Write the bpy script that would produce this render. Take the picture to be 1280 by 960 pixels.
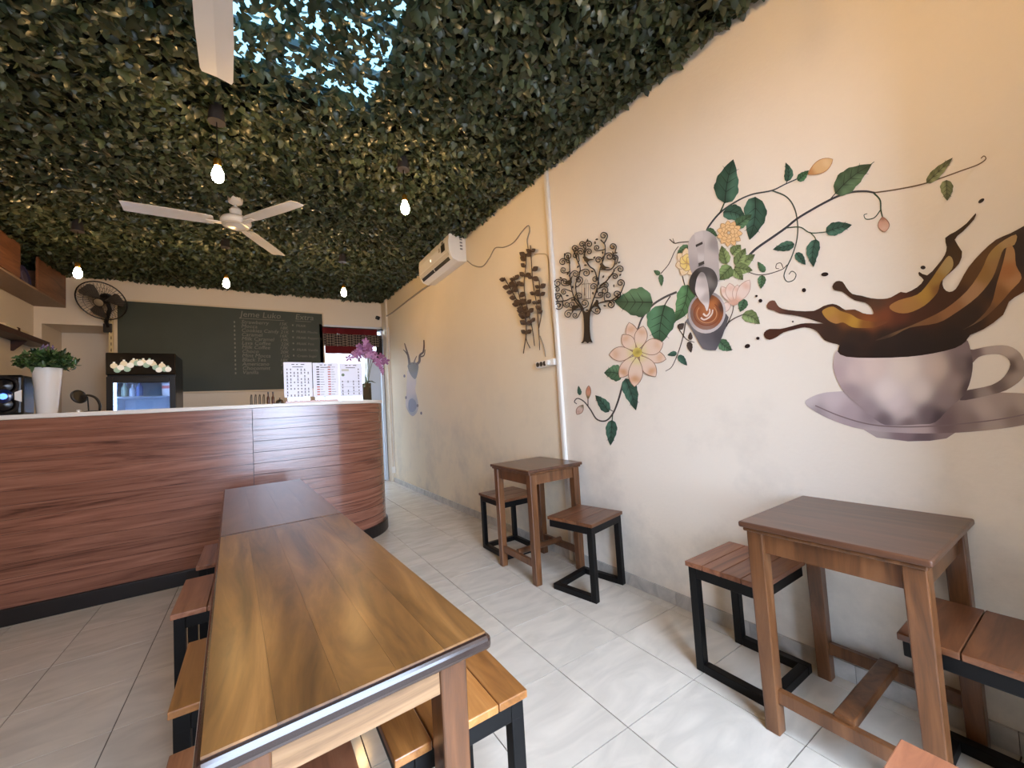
import bpy, bmesh, math, random
import numpy as np
from mathutils import Vector, Matrix
from mathutils.geometry import delaunay_2d_cdt
for _o in list(bpy.data.objects): bpy.data.objects.remove(_o)
random.seed(7); rng = np.random.default_rng(7)
SC = bpy.context.scene; COL = SC.collection
T = 0.4                                   # floor tile pitch in metres
# ------------------------------------------------------------------ camera
F_PX, YAW, PITCH, ROLL = 496.49, 0.575599, 0.0532488, -0.0618461
CAM = Vector((-2.74359, -2.66814, 2.94863)) * T
_f = Vector((math.sin(YAW)*math.cos(PITCH), math.cos(YAW)*math.cos(PITCH), math.sin(PITCH)))
_r0 = Vector((math.cos(YAW), -math.sin(YAW), 0)); _u0 = _r0.cross(_f)
RIGHT = math.cos(ROLL)*_r0 + math.sin(ROLL)*_u0; UP = -math.sin(ROLL)*_r0 + math.cos(ROLL)*_u0; FWD = _f
cd = bpy.data.cameras.new('camera'); cam = bpy.data.objects.new('camera', cd); COL.objects.link(cam)
cd.sensor_fit = 'HORIZONTAL'; cd.sensor_width = 36; cd.lens = 36*F_PX/1280; cd.clip_start = 0.02
cam.matrix_world = Matrix(((RIGHT.x, UP.x, -FWD.x, CAM.x), (RIGHT.y, UP.y, -FWD.y, CAM.y), (RIGHT.z, UP.z, -FWD.z, CAM.z), (0, 0, 0, 1)))
SC.camera = cam
# ------------------------------------------------------------------ light
SKY = 25.0; BULB = 235.0
w = bpy.data.worlds.new('daylight'); SC.world = w; w.use_nodes = True
w.node_tree.nodes['Background'].inputs[0].default_value = (0.60, 0.745, 1.0, 1)
w.node_tree.nodes['Background'].inputs[1].default_value = SKY
SC.view_settings.view_transform = 'Standard'; SC.view_settings.look = 'None'
SC.view_settings.exposure = 0.12; SC.view_settings.gamma = 1.0; SC.view_settings.use_curve_mapping = False
def portal(name, loc, rot, sx, sy):       # tells the renderer where daylight enters; gives off no light itself
    l = bpy.data.lights.new(name, 'AREA'); l.shape = 'RECTANGLE'; l.size = sx; l.size_y = sy
    l.cycles.is_portal = True
    o = bpy.data.objects.new(name, l); COL.objects.link(o); o.location = loc; o.rotation_euler = rot
portal('front_door_daylight', (-0.5, -1.36, 1.25), (math.pi/2, 0, 0), 1.4, 2.5)
portal('back_door_daylight', (0.35, 6.2, 1.3), (-math.pi/2, 0, 0), 0.96, 2.6)
portal('skylight_daylight', (-0.86, 0.78, 3.2), (0, 0, 0), 0.84, 1.2)
# ------------------------------------------------------------------ measures
WX = 2.187*T; WL = -8.37*T; YB = 15.25*T; YF = -1.3
def ceil_z(y): return 3.0 + 0.036*(y+0.24)
def ray(u, v): return RIGHT*((u-640)/F_PX) + UP*(-(v-480)/F_PX) + FWD
def on(u, v, ax, val):
    d = ray(u, v); return CAM + d*((val-CAM[ax])/d[ax])
def wallp(u, v, off=0.0): return on(u, v, 0, WX-off)
# ------------------------------------------------------------------ materials
def lin(c):
    return tuple(((x/255)/12.92 if x/255 <= .04045 else ((x/255+.055)/1.055)**2.4) for x in c[:3])
def newmat(name):
    m = bpy.data.materials.new(name); m.use_nodes = True
    return m, m.node_tree.nodes, m.node_tree.links, m.node_tree.nodes['Principled BSDF']
MATS = {}
def plain(name, c, rough=.5, metal=0, spec=.5, coat=0, bump=0, bscale=60, var=0):
    if name in MATS: return MATS[name]
    m, N, L, b = newmat(name); MATS[name] = m
    b.inputs['Base Color'].default_value = (*lin(c), 1); b.inputs['Roughness'].default_value = rough
    b.inputs['Metallic'].default_value = metal; b.inputs['Specular IOR Level'].default_value = spec
    b.inputs['Coat Weight'].default_value = coat; b.inputs['Coat Roughness'].default_value = .1
    if bump or var:
        tc = N.new('ShaderNodeTexCoord'); nz = N.new('ShaderNodeTexNoise'); nz.inputs['Scale'].default_value = bscale; nz.inputs['Detail'].default_value = 5
        L.new(tc.outputs['Object'], nz.inputs['Vector'])
        if bump:
            bp = N.new('ShaderNodeBump'); bp.inputs['Strength'].default_value = bump; bp.inputs['Distance'].default_value = .004
            L.new(nz.outputs['Fac'], bp.inputs['Height']); L.new(bp.outputs['Normal'], b.inputs['Normal'])
        if var:
            mx = N.new('ShaderNodeMix'); mx.data_type = 'RGBA'
            mx.inputs[6].default_value = (*[x*(1-var) for x in lin(c)], 1); mx.inputs[7].default_value = (*[min(1, x*(1+var)) for x in lin(c)], 1)
            L.new(nz.outputs['Fac'], mx.inputs[0]); L.new(mx.outputs[2], b.inputs['Base Color'])
    return m
def glow(name, c, s):
    m, N, L, b = newmat(name); b.inputs['Base Color'].default_value = (*lin(c), 1)
    b.inputs['Emission Color'].default_value = (*lin(c), 1); b.inputs['Emission Strength'].default_value = s
    return m
def wood(name, cols, axis=1, along=1.6, across=16, rough=.3, coat=.0, bump=.15, dist=1.2, rnd=.35, detail=7):
    m, N, L, b = newmat(name)
    tc = N.new('ShaderNodeTexCoord'); oi = N.new('ShaderNodeObjectInfo'); add = N.new('ShaderNodeVectorMath'); add.operation = 'ADD'
    mul = N.new('ShaderNodeMath'); mul.operation = 'MULTIPLY'; mul.inputs[1].default_value = 37.0
    L.new(oi.outputs['Random'], mul.inputs[0]); L.new(tc.outputs['Object'], add.inputs[0]); L.new(mul.outputs[0], add.inputs[1])
    mp = N.new('ShaderNodeMapping'); s = [across]*3; s[axis] = along
    if name == 'counter_laminate': s = [along, along, across]
    mp.inputs['Scale'].default_value = s
    L.new(add.outputs[0], mp.inputs['Vector'])
    nz = N.new('ShaderNodeTexNoise'); nz.inputs['Scale'].default_value = 1; nz.inputs['Detail'].default_value = detail; nz.inputs['Distortion'].default_value = dist
    nz.inputs['Roughness'].default_value = .62
    L.new(mp.outputs['Vector'], nz.inputs['Vector'])
    cr = N.new('ShaderNodeValToRGB'); e = cr.color_ramp.elements
    e[0].position = .28; e[1].position = .75; e[0].color = (*lin(cols[0]), 1); e[1].color = (*lin(cols[-1]), 1)
    for i, c in enumerate(cols[1:-1]):
        k = e.new(.28+.47*(i+1)/(len(cols)-1)); k.color = (*lin(c), 1)
    L.new(nz.outputs['Fac'], cr.inputs['Fac'])
    # board to board tone
    hs = N.new('ShaderNodeHueSaturation'); mr = N.new('ShaderNodeMapRange'); mr.inputs[3].default_value = 1-rnd; mr.inputs[4].default_value = 1+rnd
    L.new(oi.outputs['Random'], mr.inputs[0]); L.new(mr.outputs[0], hs.inputs['Value']); L.new(cr.outputs['Color'], hs.inputs['Color'])
    L.new(hs.outputs['Color'], b.inputs['Base Color'])
    b.inputs['Roughness'].default_value = rough; b.inputs['Coat Weight'].default_value = coat; b.inputs['Coat Roughness'].default_value = .2
    bp = N.new('ShaderNodeBump'); bp.inputs['Strength'].default_value = bump; bp.inputs['Distance'].default_value = .003
    L.new(nz.outputs['Fac'], bp.inputs['Height']); L.new(bp.outputs['Normal'], b.inputs['Normal'])
    return m
def plaster(name, c, dirt, split=None, c2=None):
    m, N, L, b = newmat(name); b.inputs['Roughness'].default_value = .55; b.inputs['Specular IOR Level'].default_value = .35
    tc = N.new('ShaderNodeTexCoord')
    n1 = N.new('ShaderNodeTexNoise'); n1.inputs['Scale'].default_value = 1.3; n1.inputs['Detail'].default_value = 7; n1.inputs['Roughness'].default_value = .65
    n2 = N.new('ShaderNodeTexNoise'); n2.inputs['Scale'].default_value = 55; n2.inputs['Detail'].default_value = 6
    for n in (n1, n2): L.new(tc.outputs['Object'], n.inputs['Vector'])
    sx = N.new('ShaderNodeSeparateXYZ'); L.new(tc.outputs['Object'], sx.inputs[0])
    cr = N.new('ShaderNodeValToRGB'); cr.color_ramp.elements[0].position = .46; cr.color_ramp.elements[1].position = .74
    L.new(n1.outputs['Fac'], cr.inputs['Fac'])
    # scuffs gather on the lower, touched part of the wall
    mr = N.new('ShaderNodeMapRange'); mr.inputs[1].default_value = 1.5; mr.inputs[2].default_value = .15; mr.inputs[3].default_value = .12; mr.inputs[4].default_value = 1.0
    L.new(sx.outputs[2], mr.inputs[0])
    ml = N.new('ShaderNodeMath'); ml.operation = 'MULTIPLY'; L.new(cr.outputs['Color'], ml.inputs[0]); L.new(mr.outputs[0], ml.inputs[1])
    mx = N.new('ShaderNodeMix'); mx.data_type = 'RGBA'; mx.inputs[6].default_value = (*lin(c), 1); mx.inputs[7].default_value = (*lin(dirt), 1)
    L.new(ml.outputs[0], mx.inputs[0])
    if split is not None:                 # the two halves of the wall carry different base colours, meeting at the trunking
        gt = N.new('ShaderNodeMath'); gt.operation = 'GREATER_THAN'; gt.inputs[1].default_value = split; L.new(sx.outputs[1], gt.inputs[0])
        m2 = N.new('ShaderNodeMix'); m2.data_type = 'RGBA'; m2.inputs[6].default_value = (*lin(c), 1); m2.inputs[7].default_value = (*lin(c2), 1)
        L.new(gt.outputs[0], m2.inputs[0]); L.new(m2.outputs[2], mx.inputs[6])
    L.new(mx.outputs[2], b.inputs['Base Color'])
    bp = N.new('ShaderNodeBump'); bp.inputs['Strength'].default_value = .25; bp.inputs['Distance'].default_value = .004
    L.new(n2.outputs['Fac'], bp.inputs['Height']); L.new(bp.outputs['Normal'], b.inputs['Normal'])
    return m
def tilemat(name, c, vein, rough):
    m, N, L, b = newmat(name); b.inputs['Roughness'].default_value = rough
    tc = N.new('ShaderNodeTexCoord'); oi = N.new('ShaderNodeObjectInfo'); mul = N.new('ShaderNodeMath'); mul.operation = 'MULTIPLY'; mul.inputs[1].default_value = 23
    add = N.new('ShaderNodeVectorMath'); add.operation = 'ADD'
    L.new(oi.outputs['Random'], mul.inputs[0]); L.new(tc.outputs['Object'], add.inputs[0]); L.new(mul.outputs[0], add.inputs[1])
    mp = N.new('ShaderNodeMapping'); mp.inputs['Rotation'].default_value = (0, 0, .5); mp.inputs['Scale'].default_value = (2.2, 6, 4); L.new(add.outputs[0], mp.inputs[0])
    nz = N.new('ShaderNodeTexNoise'); nz.inputs['Scale'].default_value = 1.6; nz.inputs['Detail'].default_value = 8; nz.inputs['Distortion'].default_value = 1.1; L.new(mp.outputs[0], nz.inputs['Vector'])
    cr = N.new('ShaderNodeValToRGB'); cr.color_ramp.elements[0].position = .35; cr.color_ramp.elements[1].position = .68
    cr.color_ramp.elements[0].color = (*lin(vein), 1); cr.color_ramp.elements[1].color = (*lin(c), 1)
    L.new(nz.outputs['Fac'], cr.inputs[0]); L.new(cr.outputs[0], b.inputs['Base Color'])
    return m
def vcol(name, rough=.5, transl=0, spec=.4, tint=(1, 1, 1)):
    m, N, L, b = newmat(name); a = N.new('ShaderNodeVertexColor'); a.layer_name = 'Col'
    b.inputs['Roughness'].default_value = rough; b.inputs['Specular IOR Level'].default_value = spec
    L.new(a.outputs['Color'], b.inputs['Base Color'])
    if transl:
        t = N.new('ShaderNodeBsdfTranslucent'); mx = N.new('ShaderNodeMixShader'); mx.inputs[0].default_value = transl
        L.new(a.outputs['Color'], t.inputs[0]); L.new(b.outputs[0], mx.inputs[1]); L.new(t.outputs[0], mx.inputs[2])
        L.new(mx.outputs[0], N['Material Output'].inputs[0])
    return m
def glassy(name, c, mixf, rough=.03):
    m, N, L, b = newmat(name); t = N.new('ShaderNodeBsdfTransparent'); t.inputs[0].default_value = (*lin(c), 1)
    g = N.new('ShaderNodeBsdfGlossy'); g.inputs['Roughness'].default_value = rough
    mx = N.new('ShaderNodeMixShader'); mx.inputs[0].default_value = mixf
    L.new(t.outputs[0], mx.inputs[1]); L.new(g.outputs[0], mx.inputs[2]); L.new(mx.outputs[0], N['Material Output'].inputs[0])
    return m
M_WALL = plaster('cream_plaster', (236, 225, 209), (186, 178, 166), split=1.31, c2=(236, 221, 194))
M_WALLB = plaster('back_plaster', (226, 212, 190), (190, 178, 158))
M_TILE = tilemat('marble_tile', (214, 204, 188), (196, 187, 172), .12)
M_SKIRT = tilemat('skirting_tile', (196, 190, 180), (165, 160, 152), .3)
M_GROUT = plain('grout', (74, 64, 54), .9)
M_STEEL = plain('black_steel', (11, 10, 10), .45, 0, .25)
M_BLACK = plain('black_plastic', (16, 15, 15), .35)
M_WHITE = plain('white_plastic', (232, 228, 220), .35)
M_WHITEP = plain('white_paint', (228, 222, 212), .45)
M_TOP = wood('varnished_teak', [(50, 31, 16), (92, 60, 29), (122, 83, 42), (152, 108, 60)], 1, 1.2, 9, .34, .22, .02, 1.3, .16)
M_TOP2 = wood('greyed_teak', [(62, 38, 24), (98, 64, 40), (120, 84, 56)], 1, 1.2, 9, .28, .3, .05, 1.4, .16)  # darker reddish wood, its grey-brown cast put in for reflections
M_EDGE = plain('dark_edge_lacquer', (46, 30, 24), .18, 0, .6, .6)
M_APRON = wood('pale_teak', [(96, 68, 44), (144, 108, 72), (168, 132, 94)], 0, 2, 22, .4, .1, .1, 1.2, .1)
M_LEG = wood('reddish_teak', [(62, 36, 18), (98, 60, 32), (122, 80, 48)], 2, 2, 20, .34, .2, .08, 1.0, .12)
M_ST_OR = wood('orange_plank', [(112, 68, 30), (158, 102, 50), (184, 128, 72)], 0, 2, 22, .32, .25, .08, 1.0, .2)
M_ST_RD = wood('red_plank', [(100, 58, 38), (140, 88, 60), (164, 112, 80)], 0, 2, 22, .34, .2, .08, 1.0, .15)
M_ST_DK = wood('dark_plank', [(74, 42, 22), (106, 64, 38), (132, 86, 54)], 0, 2, 22, .32, .25, .08, 1.0, .2)
M_TT = wood('table_teak', [(50, 30, 20), (80, 50, 34), (100, 66, 46)], 1, 2, 18, .3, .15, .06, 1.2, .15)
M_BOARD = wood('counter_laminate', [(74, 44, 34), (122, 76, 58), (140, 92, 72), (154, 106, 86)], 0, .9, 17, .24, .55, .45, 2.0, .10)
M_PLINTH = plain('plinth_black', (22, 17, 16), .4)
M_CTOP = plain('white_worktop', (226, 218, 206), .3)
M_CHALK = plain('chalkboard_green', (62, 68, 57), .55, 0, .3, 0, 0, 3, .22)
M_CHALKW = plain('chalk', (126, 124, 110), .9)
M_FRAME = plain('cream_wood_trim', (214, 196, 164), .5)
M_CEIL = plain('dark_mesh_backing', (20, 25, 17), .9)
M_LEAF = vcol('ivy_leaf_plastic', .33, .22, .5)
M_PAINT = vcol('mural_paint', .5, 0, .3)
M_FAN = plain('fan_white_enamel', (222, 216, 208), .3)
M_PEND = plain('lamp_holder_grey', (58, 52, 50), .5)
M_BRASS = plain('brass', (190, 140, 60), .3, 1)
M_IRON = plain('wrought_iron', (42, 33, 28), .5, .3)
M_IRONB = plain('brown_iron', (78, 58, 42), .55, .2)
M_CABLE = plain('grey_cable', (150, 138, 120), .6)
# ------------------------------------------------------------------ mesh helpers
class MB:
    def __init__(s): s.v = []; s.f = []
    def box(s, x0, x1, y0, y1, z0, z1):
        n = len(s.v); s.v += [(x0, y0, z0), (x1, y0, z0), (x1, y1, z0), (x0, y1, z0), (x0, y0, z1), (x1, y0, z1), (x1, y1, z1), (x0, y1, z1)]
        s.f += [tuple(n+i for i in q) for q in ((3, 2, 1, 0), (4, 5, 6, 7), (0, 1, 5, 4), (1, 2, 6, 5), (2, 3, 7, 6), (3, 0, 4, 7))]; return s
    def hexa(s, pts):                    # 8 points ordered like box
        n = len(s.v); s.v += [tuple(p) for p in pts]
        s.f += [tuple(n+i for i in q) for q in ((3, 2, 1, 0), (4, 5, 6, 7), (0, 1, 5, 4), (1, 2, 6, 5), (2, 3, 7, 6), (3, 0, 4, 7))]; return s
    def tube(s, path, r, n=8, cap=True):
        path = [Vector(p) for p in path]; k = len(path); rs = r if isinstance(r, (list, tuple)) else [r]*k
        base = len(s.v); prev = None
        for i, p in enumerate(path):
            t = (path[min(i+1, k-1)]-path[max(i-1, 0)]).normalized()
            a = prev if prev is not None else (Vector((0, 0, 1)) if abs(t.z) < .9 else Vector((1, 0, 0)))
            a = (a - t*a.dot(t)); a = a.normalized() if a.length > 1e-6 else t.orthogonal().normalized(); prev = a; b = t.cross(a)
            for j in range(n):
                th = 2*math.pi*j/n; s.v.append(tuple(p+(a*math.cos(th)+b*math.sin(th))*rs[i]))
        for i in range(k-1):
            for j in range(n):
                j2 = (j+1) % n; s.f.append((base+i*n+j, base+i*n+j2, base+(i+1)*n+j2, base+(i+1)*n+j))
        if cap: s.f.append(tuple(base+j for j in range(n))[::-1]); s.f.append(tuple(base+(k-1)*n+j for j in range(n)))
        return s
    def lathe(s, prof, n=20, c=(0, 0, 0), mat=None):
        base = len(s.v); mat = mat or Matrix.Identity(3)
        for r, z in prof:
            for j in range(n):
                th = 2*math.pi*j/n; p = mat @ Vector((r*math.cos(th), r*math.sin(th), z)); s.v.append((p.x+c[0], p.y+c[1], p.z+c[2]))
        for i in range(len(prof)-1):
            for j in range(n):
                j2 = (j+1) % n; s.f.append((base+i*n+j, base+i*n+j2, base+(i+1)*n+j2, base+(i+1)*n+j))
        if prof[0][0] > 1e-5: s.f.append(tuple(base+j for j in range(n))[::-1])
        if prof[-1][0] > 1e-5: s.f.append(tuple(base+(len(prof)-1)*n+j for j in range(n)))
        return s
    def prism(s, poly, z0, z1):          # poly in xy, ccw
        n = len(s.v); k = len(poly)
        s.v += [(x, y, z0) for x, y in poly]+[(x, y, z1) for x, y in poly]
        s.f.append(tuple(n+i for i in range(k))[::-1]); s.f.append(tuple(n+k+i for i in range(k)))
        for i in range(k): j = (i+1) % k; s.f.append((n+i, n+j, n+k+j, n+k+i))
        return s
    def build(s, name, mat, parent=None, loc=(0, 0, 0), rot=None, smooth=False, bevel=0, seg=2):
        me = bpy.data.meshes.new(name); me.from_pydata(s.v, [], s.f); me.update()
        o = bpy.data.objects.new(name, me); COL.objects.link(o)
        if mat: me.materials.append(mat)
        if smooth:
            for p in me.polygons: p.use_smooth = True
            me.set_sharp_from_angle(angle=math.radians(40))
        if bevel:
            bv = o.modifiers.new('bevel', 'BEVEL'); bv.width = bevel; bv.segments = seg; bv.limit_method = 'ANGLE'; bv.harden_normals = False
        o.location = loc
        if rot: o.rotation_euler = rot
        if parent: o.parent = parent
        return o
def tag(o, label=None, cat=None, group=None, kind=None):
    if label: o['label'] = label
    if cat: o['category'] = cat
    if group: o['group'] = group
    if kind: o['kind'] = kind
    return o
def thing(name, label, cat, loc=(0, 0, 0), rz=0, group=None):
    o = bpy.data.objects.new(name, None); COL.objects.link(o); o.location = loc; o.rotation_euler = (0, 0, rz); o.empty_display_size = .1
    return tag(o, label, cat, group)
def copy_tree(o, parent=None):
    c = o.copy(); COL.objects.link(c); c.parent = parent
    for ch in list(o.children): copy_tree(ch, c)
    return c
def struct(o, label=None): o['kind'] = 'structure'; return tag(o, label) if label else o
def spline(pts, n=6, closed=False):      # Catmull-Rom
    P = [np.array(p, float) for p in pts]; k = len(P); out = []
    rngs = range(k) if closed else range(k-1)
    for i in rngs:
        p0 = P[(i-1) % k] if closed or i > 0 else P[0]*2-P[1]; p1 = P[i]; p2 = P[(i+1) % k]
        p3 = P[(i+2) % k] if closed or i+2 < k else P[-1]*2-P[-2]
        for j in range(n):
            t = j/n; out.append(.5*((2*p1)+(p2-p0)*t+(2*p0-5*p1+4*p2-p3)*t*t+(-p0+3*p1-3*p2+p3)*t**3))
    if not closed: out.append(P[-1])
    return out
# ------------------------------------------------------------------ room shell
fl = struct(MB().box(WL-.1, WX+.1, YF-.1, YB+.1, -.06, -.004).build('floor', M_GROUT))
def tile_mesh(w, d):
    return MB().box(-w/2+.002, w/2-.002, -d/2+.002, d/2-.002, -.006, 0)
shared = {}
for i in range(-9, 3):
    for j in range(-4, 16):
        x0, x1 = max(i*T, WL), min((i+1)*T, WX); y0, y1 = max(j*T, YF), min((j+1)*T, YB)
        if x1-x0 < .01 or y1-y0 < .01: continue
        if j >= 8 and i < -1 or (j >= 9 and i == -1): continue      # behind the counter
        key = (round(x1-x0, 3), round(y1-y0, 3))
        if key in shared:
            o = bpy.data.objects.new('floor_tile', shared[key]); COL.objects.link(o); o.parent = fl
        else:
            o = tile_mesh(*key).build('floor_tile', M_TILE, fl); shared[key] = o.data
        o.location = ((x0+x1)/2, (y0+y1)/2, 0)
wr = struct(MB().box(WX, WX+.12, YF-.15, YB+.15, -.06, 3.6).build('wall_right', M_WALL))
NX0, NX1, NZ = -3.28, -2.68, 2.54; DX0, DX1, DZ = -.13, .83, 2.66
b = MB()
b.box(WL-.1, NX0, YB, YB+.15, -.06, 3.6); b.box(NX0, NX1, YB, YB+.15, NZ, 3.6); b.box(NX1, DX0, YB, YB+.15, -.06, 3.6)
b.box(DX0, DX1, YB, YB+.15, DZ, 3.6); b.box(DX1, WX, YB, YB+.15, -.06, 3.6)
b.box(NX0-.05, NX1+.05, YB+.6, YB+.66, -.06, NZ+.05); b.box(NX0-.05, NX0, YB+.15, YB+.6, -.06, NZ+.05); b.box(NX1, NX1+.05, YB+.15, YB+.6, -.06, NZ+.05); b.box(NX0-.05, NX1+.05, YB+.15, YB+.66, NZ, NZ+.05)
wb = struct(b.build('wall_back', M_WALLB))
struct(MB().box(WL-.1, WL, YF-.15, YB+.15, -.06, 3.6).build('wall_left', M_WALLB))
b = MB(); b.box(WL-.1, -1.2, YF-.12, YF, -.06, 3.6); b.box(.2, WX+.12, YF-.12, YF, -.06, 3.6); b.box(-1.2, .2, YF-.12, YF, 2.5, 3.6)
struct(b.build('wall_front', M_WALLB))
struct(MB().box(-1.42, -1.2, -2.5, YF-.12, -.1, 3.4).box(.2, .42, -2.7, YF-.12, -.1, 3.4).build('wall_light_block_front', plain('front_blocker_grey', (132, 124, 112), .8)))  # unseen walls added outside the front door to narrow the incoming daylight
yb_ = YB+1.3
struct(MB().box(-1.3, 2.1, yb_, yb_+.1, -.1, 3.5).box(-1.4, -1.3, YB+.15, yb_+.1, -.1, 4.6).box(2.1, 2.2, YB+.15, yb_+.1, -.1, 4.6).build('wall_light_block_back', plain('back_blocker_white', (214, 216, 214), .8)))  # walls added outside the back door to hold back its daylight
struct(MB().box(-12, 12, -14, 20, -.2, -.1).build('ground_outside', plain('pale_paving', (150, 146, 138), .8)))
SX0, SX1, SY0, SY1 = -1.28, -.44, .18, 1.38                       # skylight opening
b = MB()
for x0, x1, y0, y1 in ((WL, WX, YF-.1, SY0), (WL, WX, SY1, YB+.1), (WL, SX0, SY0, SY1), (SX1, WX, SY0, SY1)):
    h = .05; za, zb = ceil_z(y0)+.03, ceil_z(y1)+.03
    b.hexa([(x0, y0, za), (x1, y0, za), (x1, y1, zb), (x0, y1, zb), (x0, y0, za+h), (x1, y0, za+h), (x1, y1, zb+h), (x0, y1, zb+h)])
ceil = struct(b.build('ceiling', M_CEIL))
# corrugated translucent roof sheet over the opening
m_sheet, N_, L_, b_ = newmat('teal_roof_sheet')
t_ = N_.new('ShaderNodeBsdfTranslucent'); t_.inputs[0].default_value = (*lin((66, 88, 92)), 1)
tp_ = N_.new('ShaderNodeBsdfTransparent'); tp_.inputs[0].default_value = (*lin((48, 62, 68)), 1)
mx_ = N_.new('ShaderNodeMixShader'); mx_.inputs[0].default_value = .12; L_.new(t_.outputs[0], mx_.inputs[1]); L_.new(tp_.outputs[0], mx_.inputs[2]); L_.new(mx_.outputs[0], N_['Material Output'].inputs[0])
b = MB(); nx = 60
for i in range(nx+1):
    x = SX0-.1+(SX1-SX0+.2)*i/nx; dz = .012*math.sin(i*2*math.pi/6)
    b.v += [(x, SY0-.1, ceil_z(SY0)+.1+dz), (x, SY1+.1, ceil_z(SY1)+.1+dz)]
    if i: b.f.append((2*i-2, 2*i, 2*i+1, 2*i-1))
sk = struct(b.build('window_1', m_sheet, smooth=True))
bar = MB()
for y in (SY0+.3, SY0+.62, SY0+.95): bar.box(SX0-.05, SX1+.05, y-.015, y+.015, ceil_z(y)+.085-.04, ceil_z(y)+.085)
bar.build('purlin', plain('purlin_grey', (90, 96, 96), .6), sk)
# ------------------------------------------------------------------ ivy ceiling
LEAF2D = np.array([(0, .38, .10), (0, 0, 0), (.34, -.10, -.03), (.52, .24, -.06), (.27, .40, .02), (.24, .70, -.03), (0, 1, -.10), (-.24, .70, -.03), (-.27, .40, .02), (-.52, .24, -.06), (-.34, -.10, -.03)])
LEAFTRI = np.array([(0, i, i+1 if i < 10 else 1) for i in range(1, 11)])
A = (WX-WL)*(YB-YF); n_leaf = int(A*1900)
px = rng.uniform(WL+.01, WX-.02, n_leaf); py = rng.uniform(YF, YB-.03, n_leaf)
ins = (px > SX0) & (px < SX1) & (py > SY0) & (py < SY1)
edge_gap = (np.abs(py-1.42-.03*np.sin(px*9)) < .02) & (px > -1.75) & (px < -.8)
keep = ~((ins & (rng.random(n_leaf) < .36)) | (edge_gap & (rng.random(n_leaf) < .5)))
px, py = px[keep], py[keep]; n_leaf = len(px)
# a ragged fringe along the right and back walls
ne = 1500; fx = np.concatenate([WX-.03-rng.random(900)*.06, rng.uniform(WL, WX, 600)]); fy = np.concatenate([rng.uniform(YF, YB, 900), YB-.03-rng.random(600)*.06])
px = np.concatenate([px, fx]); py = np.concatenate([py, fy]); n_leaf = len(px)
clump = .5+.5*np.sin(px*5.1+1.3*np.sin(py*3.7))*np.sin(py*4.3+1.1*np.sin(px*4.9))
pz = 3.0+.036*(py+.24) - .005 - rng.random(n_leaf)*.045 - clump*.025
az = rng.uniform(0, 2*np.pi, n_leaf); tilt = rng.normal(.55, .35, n_leaf); rollr = rng.normal(0, .45, n_leaf); size = rng.uniform(.038, .064, n_leaf)
def leaf_mats(az, tilt, roll):
    ca, sa, ct, st, cr, sr = np.cos(az), np.sin(az), np.cos(tilt), np.sin(tilt), np.cos(roll), np.sin(roll)
    yv = np.stack([ca*ct, sa*ct, -st], 1)                                     # along the leaf, drooping
    xh = np.stack([-sa, ca, 0*ca], 1); nv = np.cross(xh, yv)
    xv = xh*cr[:, None]+nv*sr[:, None]; zv = np.cross(xv, yv)
    return np.stack([xv, yv, zv], 2)
RM = leaf_mats(az, tilt, rollr)
# bring leaves wholly inside the room
tipx = px+RM[:, 0, 1]*size; px = np.where(tipx > WX-.005, px-(tipx-WX+.01), px)
base_cols = np.array([lin(c) for c in ((42, 54, 36), (58, 70, 48), (74, 86, 60), (54, 68, 52), (92, 98, 74), (66, 70, 48))])
lc = base_cols[rng.integers(0, 6, n_leaf)]*rng.uniform(.65, 1.4, (n_leaf, 1))
pos = np.stack([px, py, pz], 1)
rel = pos-np.array(CAM); dep = rel@np.array(FWD); uu = 640+F_PX*(rel@np.array(RIGHT))/np.maximum(dep, .01); vv = 480-F_PX*(rel@np.array(UP))/np.maximum(dep, .01)
vis = (dep > .2) & (uu > 0) & (uu < 1280) & (vv > 5) & (vv < 960)
score = np.where(vis, size/np.linalg.norm(rel, axis=1)*(1+.5*(pz < 3.0+.036*(py+.24)-.05)), 0); single = np.argsort(-score)[:300]
mask = np.ones(n_leaf, bool); mask[single] = False
def color_mesh(name, V, Fc, C, mat):
    me = bpy.data.meshes.new(name); nv, nf = len(V), len(Fc)
    me.vertices.add(nv); me.vertices.foreach_set('co', np.ascontiguousarray(V, np.float32).ravel())
    me.loops.add(nf*3); me.polygons.add(nf); me.loops.foreach_set('vertex_index', np.ascontiguousarray(Fc, np.int32).ravel())
    me.polygons.foreach_set('loop_start', np.arange(0, nf*3, 3, dtype=np.int32)); me.polygons.foreach_set('loop_total', np.full(nf, 3, np.int32))
    at = me.color_attributes.new('Col', 'FLOAT_COLOR', 'POINT'); at.data.foreach_set('color', np.concatenate([C, np.ones((nv, 1))], 1).astype(np.float32).ravel())
    me.update(); me.validate(); me.materials.append(mat); return me
idx = np.where(mask)[0]
V = (np.einsum('nij,kj->nki', RM[idx], LEAF2D)*size[idx][:, None, None]+pos[idx][:, None, :]).reshape(-1, 3)
Fc = (LEAFTRI[None]+np.arange(len(idx))[:, None, None]*11).reshape(-1, 3)
o = bpy.data.objects.new('ivy_foliage', color_mesh('ivy_foliage', V, Fc, np.repeat(lc[idx], 11, 0), M_LEAF)); COL.objects.link(o); o.parent = ceil; o['kind'] = 'stuff'
lm = [color_mesh('ivy_leaf', LEAF2D, LEAFTRI, np.repeat(c[None], 11, 0), M_LEAF) for c in base_cols]
for k in single:
    o = bpy.data.objects.new('ivy_leaf', lm[k % 6]); COL.objects.link(o); o.parent = ceil
    R3 = Matrix(RM[k].tolist()).to_4x4(); o.matrix_local = Matrix.Translation(pos[k].tolist()) @ R3 @ Matrix.Scale(float(size[k]), 4)
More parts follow.
